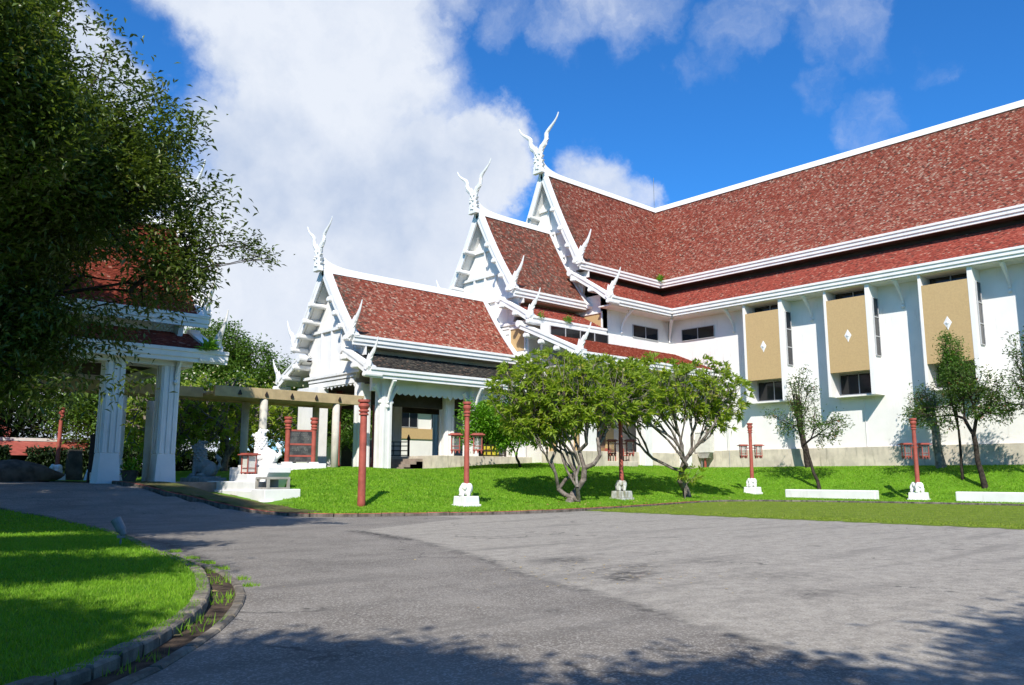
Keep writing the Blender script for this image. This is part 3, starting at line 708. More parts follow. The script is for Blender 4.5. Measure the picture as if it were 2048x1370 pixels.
# walls
wl = MB(); wl.box((60, Y0, 1.2), (60.4, 44.36, 16.8)); wl.box((51.15, 44.4, 1.2), (60.4, 44.8, 16.7)); wl.box((51.15, 44.4, 10), (51.5, 56.8, 16.6))
wl.box((71.5, Y0, 1), (71.8, 62, 19.3)); wl.box((51.15, 56.5, 1.2), (60, 56.8, 17.5)); wl.box((60, 56.8, 1.2), (60.4, 62, 18)); wl.box((60, 61.7, 1), (71.6, 62, 19))
wl.build('wall', WALL, hall)
MB().box((62.3, Y0, 17), (62.6, 47.2, 19.3)).box((51.2, 46.95, 17), (62.29, 47.25, 19.3)).build('recess_wall', RECESS_SHADE, hall, kind='stuff')  # wall coloured dark to stand in for the eave's shadow
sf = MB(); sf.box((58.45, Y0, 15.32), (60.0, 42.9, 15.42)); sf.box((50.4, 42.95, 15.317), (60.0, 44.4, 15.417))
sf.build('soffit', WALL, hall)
MB().box((61.4, Y0, 18.88), (62.3, 46.2, 18.96)).build('soffit', RECESS_SHADE, hall); MB().box((50.5, 46.25, 18.877), (62.3, 46.95, 18.957)).build('soffit', RECESS_SHADE, hall)
pl = MB()
pl.box((59.62, Y0, .8), (60.0, 44.3, 3.62)); pl.build('plinth', PLINTH, hall, bevel=.02)
# brackets under the eave
def bracket(parent, x, y, z0, z1, dx, dy, name='eave_bracket'):
    """slender curved strut rising from the wall to the eave"""
    pts = []; n = 8
    for i in range(n+1):
        t = i/n; o = t**1.7; pts.append((x+dx*o, y+dy*o, z0+(z1-z0)*t))
    mb = MB(); mb.tube(pts, [.05, .07, .09, .10, .11, .13, .15, .17, .19], 6)
    mb.ball((x+dx*.04, y+dy*.04, z0-.06), .13, n=6); mb.ball((x+dx*.05, y+dy*.05, z0+.22), .10, n=6); mb.tube([(x, y, z0-.25), (x, y, z0+.0)], [.03, .07], 6)
    return mb.build(name, WHITE, parent)
for y in (9.9, 16.8, 23.7, 30.7, 37.7): bracket(hall, 59.98, y, 13.65, 15.4, -1.35, 0)
bracket(hall, 59.95, 44.35, 13.2, 15.3, -1.2, -1.2); bracket(hall, 53.2, 44.38, 13.6, 15.4, 0, -1.3)
dp = MB().tube([(59.93, 44.33, 15.3), (59.93, 44.33, 3.7)], .05, 8).build('downpipe', FRAME, hall)
# windows
def window(parent, axis, c, a0, a1, z0, z1, n, out, name='window', fm=FRAME, horiz=False):
    """frame with n panes on the plane x=c or y=c; 'out' is the way it faces"""
    fr = MB(); t = .05; d0, d1 = c+out*.02, c+out*.10
    def B(mb, u0, u1, w0, w1, e0, e1):
        if axis == 'x': mb.box((e0, u0, w0), (e1, u1, w1))
        else: mb.box((u0, e0, w0), (u1, e1, w1))
    B(fr, a0, a1, z0, z0+t, d0, d1); B(fr, a0, a1, z1-t, z1, d0, d1)
    cuts = np.linspace(z0, z1, n+1) if horiz else np.linspace(a0, a1, n+1)
    if horiz:
        B(fr, a0, a0+t, z0+t, z1-t, d0, d1); B(fr, a1-t, a1, z0+t, z1-t, d0, d1)
        for q in cuts[1:-1]: B(fr, a0+t, a1-t, q-t*.7, q+t*.7, d0, d1)
    else:
        for i, q in enumerate(cuts):
            l = q if i == 0 else (q-t if i == n else q-t*.6); r = q+t if i == 0 else (q if i == n else q+t*.6)
            B(fr, l, r, z0+t, z1-t, d0, d1)
    w = fr.build(name, fm, parent)
    for i in range(n):
        p = MB()
        if horiz: B(p, a0+t, a1-t, cuts[i]+t*.6, cuts[i+1]-t*.6, c+out*.015, c+out*.05)
        else: B(p, cuts[i]+t*.6, cuts[i+1]-t*.6, z0+t, z1-t, c+out*.015, c+out*.05)
        p.build('pane', GLASS, w)
    return w
window(hall, 'y', 44.4, 54.75, 58.25, 13.33, 14.45, 2, -1); window(hall, 'x', 60, 39.6, 43.0, 13.33, 14.4, 2, -1)
for i, yo in enumerate((35.9, 28.97, 22.05, 15.1, 8.2)):
    bay = MB(); y1 = yo; y0 = yo-3.5; xf = 58.5
    zb, zt = 7.3, 15.33
    bay.box((xf, y1-.2, zb), (60.0, y1, zt)); bay.box((xf, y0, zb), (60.0, y0+.32, zt)); bay.box((59.2, y0+.32, zb), (60.0, y1-.2, zb+.12))
    b = bay.build('window_bay', WALL, hall, bevel=.01)
    MB().box((xf+.02, y0+.325, 9.08), (xf+.24, y1-.205, 14.56)).build('bay_panel', TAN, b)
    c = (y0+y1)/2+.02; z = 11.75; dm = MB()
    dm.add([(xf-.03, c, z), (xf+.02, c-.27, z), (xf+.02, c, z-.46), (xf+.02, c+.27, z), (xf+.02, c, z+.46)], [(0, 2, 1), (0, 3, 2), (0, 4, 3), (0, 1, 4)])
    dm.ball((xf, c, z), (.06, .12, .12), n=6); dm.ball((xf+.01, c, z-.42), (.03, .04, .07), n=6)
    dm.build('diamond_ornament', WHITE, b)
    window(b, 'x', 59.99, y0+.36, y1-.24, 7.5, 9.06, 2, -1); window(b, 'x', 59.99, y0+.36, y1-.24, 14.3, 15.3, 2, -1)
    window(b, 'y', y0, 58.88, 59.72, 10.1, 14.4, 3, -1, horiz=True)
    MB().box((59.9, y0+.9, 7.18), (59.97, y0+2.4, 7.26)).build('light_tube', WHITE, b)
MB().tube([(59.96, 27.0, 7.1), (59.96, 27.0, 3.7)], .025, 6).build('conduit', WALL, hall)
MB().tube([(59.55, 38.4, 9.1), (59.55, 38.35, 2.2)], .02, 6).build('conduit', FRAME, hall)
# lightning rod
MB().tube([(66.6, 50.7, 29.1), (66.6, 50.7, 32.4)], .03, 6).build('lightning_rod', METAL, hall)

# ---- middle porch, stepped below the wing
mid = thing('stepped_porch', 'middle stepped gable with white boards between the tall gable and front porch', 'building')
g2 = 42.4
up2 = Slope('x', 46.2, YC, 16.05, 23.3); lo2 = Slope('x', 44.25, 47.7, 13.5, 15.35, 0)
roof(mid, up2, lambda t: g2+.35, lambda t: 51.1, TILE, lambda a, t: np.clip(.75-np.abs(a-46.5)*.05+0*t, 0, 1)); roof(mid, lo2, lambda t: g2+.35, lambda t: 51.1, TILEM, mh)
deck(mid, Slope('x', 55.0, YC, 16.05, 23.3), lambda t: g2+.35, lambda t: 51.1); deck(mid, Slope('x', 56.95, 53.5, 13.5, 15.35, 0), lambda t: g2+.35, lambda t: 51.1)
fascia(mid, 'x', 46.2, 16.1, g2+.15, 51.0, -1); fascia(mid, 'x', 44.25, 13.57, g2+.15, 51.1, -1)
ridge_cap(mid, g2, 51.2, YC, 23.3, 1, swh=.7)
gable(mid, g2, YC, 4.4, 16.05, 23.3, 6.35, 13.5, 2.9, 15.35, 12.7, kz=3.95, ks=2.2, size=.92)
w2 = MB(); w2.box((43.45, 45.5, 1.5), (51.15, 45.8, 13.95)); w2.box((43.45, 55.4, 1.5), (51.15, 55.7, 15)); w2.box((43.45, 45.8, 1.5), (43.75, 55.4, 13.6)); w2.box((43.5, 47.65, 13), (51.15, 47.9, 16)); w2.box((43.5, 53.3, 13), (51.15, 53.55, 16))
w2.build('wall', WALL, mid)
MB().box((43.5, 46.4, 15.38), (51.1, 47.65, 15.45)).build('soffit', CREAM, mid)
# tan niches beside the steps of the gables
for par, x, y0, y1, z0, z1 in ((hall, 51.13, 44.7, 46.9, 13.6, 15.0), (mid, 43.43, 45.9, 47.5, 11.2, 13.0)):
    n_ = MB().box((x-.02, y0, z0), (x+.05, y1, z1)).build('niche', TAN, par)
    MB().box((x-.10, y0-.1, z1), (x+.04, y1+.1, z1+.14)).box((x-.10, y0-.12, z0), (x+.04, y0, z1)).box((x-.10, y1, z0), (x+.04, y1+.12, z1)).build('niche_frame', WHITE, n_)
# lean-to on the camera side of the middle porch
lo3 = Slope('x', 39.1, 43.9, 10.2, 12.25, 0)
roof(mid, lo3, lambda t: g2+.3, lambda t: 59.98, TILEC)
fascia(mid, 'x', 39.1, 10.27, g2+.12, 59.6, -1)
bargeboard(mid, [(39.0, 10.25), (41, 11.1), (43.5, 12.2), (45.4, 13.0)], g2, w=.46)
eave_finial(mid, g2+.1, 39.1, 10.3, -1, 1.9)
for y in (39.9, 41.4, 43.0, 44.6): MB().tube([(g2-.3, y, 9.75+(y-39.1)*.42), (g2-.24, y, 9.75+(y-39.1)*.42), (43.4, y, 9.75+(y-39.1)*.42)], [.13, .19, .19], 12).build('purlin', WHITE, mid)
MB().tube([(g2-.12, 45.5, 13.1), (g2+.5, 45.5, 13.1)], .27, 12).build('board_end', WHITE, mid)
window(mid, 'y', 43.95, 44.2, 51.0, 12.2, 13.0, 4, -1)
lw = MB(); lw.box((43.45, 43.97, 2), (60, 44.2, 13.1)); lw.box((43.5, 39.9, 9.55), (60, 43.9, 9.7)); lw.box((52.2, 41.5, 2), (60, 41.8, 9.6)); lw.box((43.5, 40.5, 8.6), (59.9, 40.75, 9.55))
lw.build('lower_wall', WALL, mid)
MB().box((43.3, 40.2, 1.6), (46.4, 44.0, 3.32)).box((49.9, 40.9, 1.6), (60, 44.0, 3.36)).box((46.4, 40.2, 1.6), (49.9, 44.0, 2.62)).build('plinth', PLINTH, mid, bevel=.02)
for x in (44.9, 51.4, 56.6):
    c = MB().box((x-.45, 40.3, 2.3), (x+.45, 41.2, 9.6)).build('column', WHITE, mid, bevel=.03); 
    bracket(mid, x, 40.3, 8.0, 9.6, 0, -.9)
for x0, x1 in ((46.6, 47.7), (50.0, 51.0), (43.9, 44.3)): MB().box((x0, 43.5, 2.62), (x1, 43.8, 8.6)).build('wall_panel', TAN, mid)
MB().box((47.7, 43.6, 2.6), (50, 43.7, 8.6)).build('dark_doorway', SALMON, mid)

# ---- front porch
por = thing('entrance_porch', 'front porch with white columns and smallest of the three stepped gables', 'building')
g1 = 28.3; Y1 = 50.7
up1 = Slope('x', 46.65, Y1, 10.75, 16.0); lo1 = Slope('x', 44.5, 47.75, 8.35, 9.85, 0)
roof(por, up1, lambda t: g1+.35, lambda t: 43.35, TILE, mosst(g1+.6, 1.4)); roof(por, lo1, lambda t: g1+.35, lambda t: 43.0, TILED)
deck(por, Slope('x', 54.75, Y1, 10.75, 16.0), lambda t: g1+.35, lambda t: 43.35); deck(por, Slope('x', 56.9, 53.65, 8.35, 9.85, 0), lambda t: g1+.35, lambda t: 43.35)
fascia(por, 'x', 46.65, 10.80, g1+.15, 43.9, -1); fascia(por, 'x', 44.5, 8.42, g1+.15, 42.6, -1)
ridge_cap(por, g1, 43.4, Y1, 16.0, 1, swh=.6)
gable(por, g1, Y1, 4.05, 10.75, 16.0, 6.2, 8.35, 3.0, 9.85, 7.75, kz=3.35, ks=1.75, size=.85, rows=4)
# verge where the roof meets the middle porch
bargeboard(por, [(Y1-u, 10.75+5.25*((1-u/4.05)+CURV*(1-u/4.05)*(-u/4.05))+.03) for u in (4.6, 4, 3, 2, 1, .1)], 43.0, thick=.4, w=.3, name='verge')
bargeboard(mid, [(YC-u, 16.05+7.25*((1-u/4.4)+CURV*(1-u/4.4)*(-u/4.4))+.03) for u in (4.8, 4, 3, 2, 1, .1)], 50.75, thick=.4, w=.3, name='verge')
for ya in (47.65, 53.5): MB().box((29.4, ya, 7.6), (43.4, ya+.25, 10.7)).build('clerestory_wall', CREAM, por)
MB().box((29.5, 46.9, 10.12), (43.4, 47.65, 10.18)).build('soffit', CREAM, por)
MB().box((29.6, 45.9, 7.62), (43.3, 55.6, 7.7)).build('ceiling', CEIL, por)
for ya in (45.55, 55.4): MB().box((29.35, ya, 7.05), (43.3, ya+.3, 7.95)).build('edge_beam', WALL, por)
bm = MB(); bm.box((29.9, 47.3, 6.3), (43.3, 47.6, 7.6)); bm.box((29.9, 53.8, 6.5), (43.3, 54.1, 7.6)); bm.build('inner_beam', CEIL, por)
sc = MB()
for i in range(28):
    x = 29.9+i*.48
    sc.prism([(x, 7.05), (x+.46, 7.05), (x+.40, 6.97), (x+.23, 6.90 if i % 6 else 6.78), (x+.06, 6.97)], 'y', 45.6, 45.66)
for i in range(13):
    y = 47.4+i*.5; sc.prism([(y, 7.75), (y+.48, 7.75), (y+.42, 7.66), (y+.24, 7.58 if i % 6 else 7.45), (y+.06, 7.66)], 'x', 29.3, 29.36)
sc.build('scalloped_apron', WHITE, por)
def column(par, x, y, z0, z1, w=.8, side='s'):
    c = MB().box((x-w/2, y-w/2, z0), (x+w/2, y+w/2, z1))
    for s in (-1, 1):
        for k in (-.5, .5):
            c.box((x+s*w/2, y+k*w*.55-.08, z0+.1), (x+s*(w/2+.035), y+k*w*.55+.08, z1-.02)); c.box((x+k*w*.55-.08, y+s*w/2, z0+.1), (x+k*w*.55+.08, y+s*(w/2+.035), z1-.02))
    return c.build('column', WHITE, par, bevel=.015)
for x in (30.4, 37.9, 42.6): column(por, x, 45.75, 1.6, 7.9, .82); bracket(por, x, 45.3, 6.1, 7.75, 0, -.75); bracket(por, x+.45, 45.5, 6.4, 7.4, .45, 0); bracket(por, x-.45, 45.5, 6.4, 7.4, -.45, 0)
for x in (29.75, 36.9): column(por, x, 47.3, 1.7, 7.7, .8)
for x in (30.4, 37.9, 42.6): column(por, x, 55.6, 1.6, 7.9, .82)
for x in (29.75, 36.9): column(por, x, 53.9, 1.7, 7.7, .8)
MB().box((28.9, 51.7, 1.5), (29.7, 54.6, 7.8)).build('pier', WHITE, por, bevel=.03)
MB().box((29.3, 46.0, 1.3), (33.8, 55.4, 2.02)).build('lower_floor', FLOOR, por)
MB().box((34.3, 45.0, 1.3), (43.3, 55.9, 2.92)).build('floor_plinth', PLINTH, por, bevel=.02)
for k in range(4): MB().box((32.2+.52*k, 46.6, 1.9), (34.3, 50.5, 2.12+.2*k)).build('step', FLOOR, por)
for x, y in ((31.6, 48.6), (31.0, 52.4)): MB().lathe([(.22, 0), (.22, .3), (.16, .5), (.16, 4.4), (.22, 4.6), (.22, 5.6)], (x, y, 2.0), 12).build('red_column', RED, por, smooth=True)
MB().box((43.2, 47, 2.9), (43.4, 54, 7.6)).build('back_wall', WALL, por)
MB().box((43.1, 49.2, 2.9), (43.2, 52, 6.6)).build('door_opening', DARKWOOD, por)
def railing(name, label, x0, y0, x1, y1, z, h=1.15, m=DARKWOOD, cat='railing'):
    t = thing(name, label, cat, (x0, y0, z)); L = math.hypot(x1-x0, y1-y0); t.rotation_euler = (0, 0, math.atan2(y1-y0, x1-x0))
    for x in (0, L): MB().lathe([(.09, 0), (.09, h+.1), (.14, h+.15), (.14, h+.25), (.03, h+.55)], (x, 0, 0), 8).build('post', m, t)
    for z_ in (.15, .5, .85, h): MB().box((.1, -.03, z_-.035), (L-.1, .03, z_+.035)).build('rail', m, t)
    for i in range(1, int(L/.5)): MB().box((i*.5-.03, -.035, .2), (i*.5+.03, .035, h-.05)).build('baluster', m, t)
    return t
railing('railing', 'dark timber railing with pointed posts behind the first porch columns', 34.4, 52.9, 36.2, 51.0, 2.9)
railing('railing', 'dark railing at the porch edge behind the round bright shrub', 38.6, 46.6, 42.0, 46.6, 2.9, .9)

# ---- left pavilion
pav = thing('entrance_pavilion', 'open pavilion with red tiled roof half hidden by the big tree on the left', 'building')
YP = 47.5; gp = 17.3
upP = Slope('x', 43.2, YP, 10.0, 16.0); loP = Slope('x', 41.4, 44.4, 7.85, 9.15, 0)
roof(pav, upP, lambda t: 4.2, lambda t: gp-.35, TILEC); roof(pav, loP, lambda t: 4.2, lambda t: gp-.35, TILEC)
deck(pav, Slope('x', 51.8, YP, 10.0, 16.0), lambda t: 4.2, lambda t: gp-.35); deck(pav, Slope('x', 53.6, 50.6, 7.85, 9.15, 0), lambda t: 4.2, lambda t: gp-.35)
fascia(pav, 'x', 43.2, 10.06, 4.0, gp+.05, -1); fascia(pav, 'x', 41.4, 7.92, 4.0, gp+.45, -1)
ridge_cap(pav, gp, 4.2, YP, 16.0, -1, swh=.8)
gable(pav, gp, YP, 4.3, 10.0, 16.0, 6.1, 7.85, 3.1, 9.15, 7.2, sgx=-1, kz=3.7, ks=1.9, size=.95, lat=False)
MB().box((4.5, 44.3, 7.2), (14.8, 44.5, 9.95)).build('clerestory_wall', WALL, pav)
lattice(pav, 'y', 44.35, 14.9, 16.25, 9.2, 9.95)
MB().box((14.8, 44.45, 7.2), (16.3, 44.6, 9.3)).build('wall', WALL, pav)
MB().box((4.5, 42.0, 7.05), (16.2, 42.3, 7.75)).box((4.5, 52.7, 7.05), (16.2, 53, 7.75)).box((15.9, 42.31, 7.05), (16.2, 52.69, 7.748)).build('edge_beam', WALL, pav)
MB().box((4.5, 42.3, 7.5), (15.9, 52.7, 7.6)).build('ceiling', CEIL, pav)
def pav_col(x, y, w=1.1):
    c = MB(); c.box((x-w/2, y-w/2, 2.6), (x+w/2, y+w/2, 7.5)); 
    for s in (-1, 1):
        for k in (-.34, 0, .34):
            c.box((x+s*w/2, y+k*w-.09, 2.65), (x+s*(w/2+.045), y+k*w+.09, 7.5)); c.box((x+k*w-.09, y+s*w/2, 2.65), (x+k*w+.09, y+s*(w/2+.045), 7.5))
    col = c.build('column', WHITE, pav, bevel=.015)
    MB().box((x-w/2-.12, y-w/2-.12, .9), (x+w/2+.12, y+w/2+.12, 2.62), taper=.1).build('column_base', WHITE, col, bevel=.02); return col
for x in (15.2, 12.55, 4.6): pav_col(x, 42.55, .84)
for x in (15.9, 4.6): pav_col(x, 52.3, .6)
bracket(pav, 15.4, 42.05, 6.3, 7.7, .1, -.6)

# ---- covered walkway
cv = thing('covered_walkway', 'flat tan concrete canopy on round posts linking pavilion and porch', 'walkway roof')
MB().box((18.65, 44.9, 5.98), (28.35, 45.12, 6.58)).box((18.65, 45.12, 6.1), (28.35, 48.6, 6.25)).box((18.65, 48.6, 5.98), (28.35, 48.8, 6.58)).build('canopy', CANOPY, cv, bevel=.02)
MB().box((9.5, 46.4, 5.98), (18.6, 46.6, 6.55)).box((9.5, 46.6, 6.1), (18.6, 49.6, 6.24)).build('canopy', CANOPY, cv, bevel=.02)
for k in range(6):
    x = 20.1+k*1.62; MB().box((x-.09, 44.82, 6.12), (x+.09, 44.9, 6.2), 0).prism([(x-.11, 6.2), (x+.11, 6.2), (x, 6.42)], 'y', 44.84, 44.9).build('drain_spout', DARKWOOD, cv)
for x, y in ((21.7, 45.15), (26.5, 45.15), (21.95, 48.1), (26.75, 48.1), (17.2, 48.1), (17.3, 51.0)): MB().tube([(x, y, 1.2), (x, y, 5.99)], .225, 16).build('round_post', POSTW, cv, smooth=True)
# low white wall strips by the walk
tag(MB().box((22.6, 47.6, 1.7), (26.5, 48.0, 2.35)).build('low_wall', CONC), 'low pale wall between the round posts under the canopy', 'wall')

# ---- building behind, seen through the porch
rear = thing('rear_building', 'white building with brown windows seen behind the porch columns', 'building')
MB().box((41, 72, 1), (60, 78, 9.4)).box((41, 70.9, 8.9), (60, 72, 9.3)).build('wall', WALL, rear)
MB().box((41, 71.86, 5.4), (60, 72.0, 6.5)).build('band', TAN, rear)
for x in (42, 46, 50, 54):
    window(rear, 'y', 72, x, x+2.2, 6.6, 8.4, 2, -1); MB().box((x, 71.9, 8.42), (x+2.2, 72, 8.9)).build('shutter', SALMON, rear)
MB().box((43, 71.9, 1.8), (44.6, 72, 4.8)).build('door', DARKWOOD, rear)
MB().prism([(70.6, 9.45), (79, 9.45), (75, 11.6)], 'x', 41, 60).build('roof', TILEC, rear)
# red-roofed low building on the far left
lowb = thing('low_building', 'low building with salmon red roof and pale ridge far left behind the lawn', 'building')
MB().prism([(62.6, 2.9), (66.5, 4.0), (66.6, 4.0), (70, 2.9)], 'x', 8, 18.6).build('roof', REDKERB if False else RED, lowb)
MB().box((8, 66.3, 3.98), (18.7, 66.8, 4.2)).build('ridge_cap', BOX, lowb); MB().box((8.4, 63.4, 1), (18.2, 69.4, 2.95)).build('wall', DARKWOOD, lowb)
lowc = thing('low_building', 'second red-roofed building at the far left edge behind dark trees', 'building')
MB().prism([(79, 4.4), (83, 7.0), (87, 4.4)], 'x', 6, 16).build('roof', RED, lowc); MB().box((6.5, 79.6, 1), (15.5, 86.4, 4.4)).build('wall', STONE, lowc)
structure(grid('far_lawn', -30, 18, 55, 100, 1, lambda X, Y: X*0+1.22, GRASS))

# ------------------------------------------------------------------ lamp posts
def animal_fig(par, m=WHITE):
    """two small crouching elephants back to back round the post foot"""
    mb = MB()
    for sg in (-1, 1):
        mb.ball((0, sg*.12, .30), (.20, .26, .26)); mb.ball((-.12, sg*.30, .42), (.15, .15, .17), n=8)
        mb.ball((-.06, sg*.43, .42), (.12, .035, .15), n=8); mb.ball((-.2, sg*.20, .42), (.05, .1, .13), n=6)
        mb.tube([(-.22, sg*.32, .42), (-.30, sg*.34, .28), (-.28, sg*.34, .10), (-.34, sg*.34, .04)], [.08, .065, .05, .04], 8)
        for x in (-.16, .14): mb.tube([(x, sg*.30, .25), (x-.03, sg*.34, .0)], [.10, .09], 8)
    mb.ball((.14, 0, .34), (.18, .3, .24))
    o = mb.build('elephant_figure', m, par, smooth=True)
    r = o.modifiers.new('r', 'REMESH'); r.mode = 'VOXEL'; r.voxel_size = .03; r.use_smooth_shade = True
    return o
HL = 4.85
def lamp_post(x, y, z, label, base=True, lanterns=True, old=False, group='red lamp posts along the lawn', lan_rz=0, r=.122, H=HL):
    t = thing('lamp_post', label, 'lamp post', (x, y, z), group=group)
    if base:
        bm_ = OLDSTONE if old else WHITE
        MB().box((-.5, -.5, -.15), (.5, .5, .09)).box((-.44, -.44, .09), (.44, .44, .46), taper=.02).build('base_block', bm_, t, bevel=.03)
        f = animal_fig(t, bm_); f.location = (0, 0, .46); f.rotation_euler = (0, 0, rad(-42)); f.scale = (.95, .95, 1.05)
    z0 = .75 if base else -.1
    MB().lathe([(r*1.12, z0), (r*1.08, z0+.3), (r*.93, H-.75), (r*.93, H-.66)], (0, 0, 0), 16).build('pole', RED, t, smooth=True)
    MB().lathe([(r*.93, H-.70), (r*1.3, H-.68), (r*1.3, H-.62), (r*1.02, H-.60), (r*1.02, H-.55), (r*1.38, H-.53), (r*1.38, H-.46), (r*1.0, H-.43), (r*1.15, H-.40), (r*1.55, H-.30), (r*1.55, H-.22), (r*1.15, H-.15), (r*1.2, H-.12), (r*1.68, H-.10), (r*1.68, H), (r*.5, H+.01)], (0, 0, 0), 18).build('capital', RED, t, smooth=False)
    if lanterns:
        for sg in (-1, 1):
            a = lan_rz; cx, cy = math.cos(a)*.52*sg, math.sin(a)*.52*sg
            L = lantern(t, (cx, cy, 2.92)); L.rotation_euler = (0, 0, a)
            MB().tube([(cx*.2, cy*.2, 3.12), (cx*.7, cy*.7, 3.12)], .035, 6).build('arm', RED, t)
    return t
def lantern(par, loc, s=1.0, name='lantern', gm=None):
    mb = MB(); w = .19*s; h = .62*s
    for a in (-1, 1):
        for b in (-1, 1): mb.box((a*w-.022, b*w-.022, -h/2), (a*w+.022, b*w+.022, h/2))
    mb.box((-w-.04, -w-.04, -h/2-.05), (w+.04, w+.04, -h/2)); mb.box((-w-.03, -w-.03, h/2), (w+.03, w+.03, h/2+.04))
    for a in (-1, 1):
        mb.box((-w, a*w-.012, -.01-h*.25), (w, a*w+.012, .015-h*.25)); mb.box((a*w-.012, -w, -.01-h*.25), (a*w+.012, w, .015-h*.25))
    for k in (-1, 0, 1):
        for a in (-1, 1): mb.prism([(k*w*.9-.05, -h/2-.05), (k*w*.9+.05, -h/2-.05), (k*w*.9, -h/2-.2)], 'y', a*w-.015, a*w+.015)
        for a in (-1, 1): mb.prism([(k*w*.9-.05, -h/2-.05), (k*w*.9+.05, -h/2-.05), (k*w*.9, -h/2-.2)], 'x', a*w-.015, a*w+.015)
    o = mb.build(name, RED, par); o.location = loc
    MB().box((-w-.15, -w-.15, h/2+.04), (w+.15, w+.15, h/2+.09)).box((-w-.06, -w-.06, h/2+.09), (w+.06, w+.06, h/2+.14)).build('lantern_roof', RED, o)
    MB().box((-w+.03, -w+.03, -h/2+.01), (w-.03, w-.03, h/2-.01)).build('lantern_glass', gm or LANT, o)
    return o
def glass_mat(f, rgh, c):
    m = bpy.data.materials.new('lantern glass'); m.use_nodes = True; g = G(m.node_tree); b = m.node_tree.nodes['Principled BSDF']
    b.inputs['Base Color'].default_value = c; b.inputs['Roughness'].default_value = rgh
    t = g.n('ShaderNodeBsdfTransparent'); mx = g.n('ShaderNodeMixShader', i0=f, i1=b.outputs[0], i2=t.outputs[0]); g.put(m.node_tree.nodes['Material Output'].inputs[0], mx.outputs[0]); return m
LANT = glass_mat(.72, .1, (.3, .3, .28, 1)); LANTW = glass_mat(.2, .4, (.7, .68, .6, 1))
mz = lambda x, y: float(Mh(x, y))
lamp_post(19.9, 31.5, mz(19.9, 31.5)-.03, 'plain red post without lanterns nearest the sign', base=False, lanterns=False, r=.165, H=4.72)
LR = rad(-42)
lamp_post(24.7, 30.1, mz(24.7, 30.1), 'red lamp post on white elephant base, left of the frangipani trees', lan_rz=LR)
lamp_post(36.7, 30.8, mz(36.7, 30.8), 'red lamp post on mossy base standing between the two frangipani trees', lan_rz=LR, old=True)
lamp_post(51.1, 31.2, mz(51.1, 31.2), 'red lamp post left of the longer white parking block', lan_rz=LR)
lamp_post(51.2, 20.2, mz(51.2, 20.2), 'red lamp post between the two white parking blocks', lan_rz=LR)
lamp_post(14.1, 57.5, 1.2, 'dark red post with block base in the shade far left of the pavilion', lanterns=False, H=4.6)

# white parking blocks
for (ya, yb, lb) in ((28.1, 22.2, 'long low white block on the grass right of the fourth lamp post'), (17.7, 11.6, 'low white block cut by the right edge of the picture')):
    o = MB().box((49.9, yb, .05), (50.45, ya, .68)).build('parking_block', WHITE, bevel=.05); tag(o, lb, 'parking block', 'white parking blocks')

# ------------------------------------------------------------------ lion platform and sign
lp = thing('statue_platform', 'stepped white platform carrying the white lion beside the drive', 'platform')
MB().box((17.5, 36.95, .1), (18.3, 42.5, 1.29)).build('lower_block', WHITE, lp, bevel=.03)
MB().box((17.3, 35.5, .0), (19.1, 36.9, .95)).build('front_step', WHITE, lp, bevel=.03)
MB().box((17.2, 35.4, .0), (19.2, 36.95, .42)).build('front_foot', WHITE, lp, bevel=.02)
MB().box((17.4, 36.96, .1), (18.25, 42.6, .86)).build('foot_course', WHITE, lp, bevel=.03)
MB().prism([(37.9, 1.0), (41.7, 1.0), (41.7, 1.98), (37.3, 1.98), (37.3, 1.72)], 'x', 18.32, 19.5).build('upper_block', WHITE, lp, bevel=.03)
MB().box((18.45, 37.6, 1.98), (19.35, 41.0, 2.10)).build('upper_slab', WHITE, lp, bevel=.02)
MB().box((17.6, 38.0, 1.29), (18.2, 39.1, 1.64)).build('lantern_plinth', WHITE, lp, bevel=.02)
ln = thing('platform_lantern', 'small red framed lantern standing on the white platform before the lion', 'lantern', (17.9, 38.55, 2.08))
lo_ = lantern(ln, (0, 0, .05), 1.25, 'lantern_frame', LANTW); lo_.rotation_euler = (0, 0, .2)
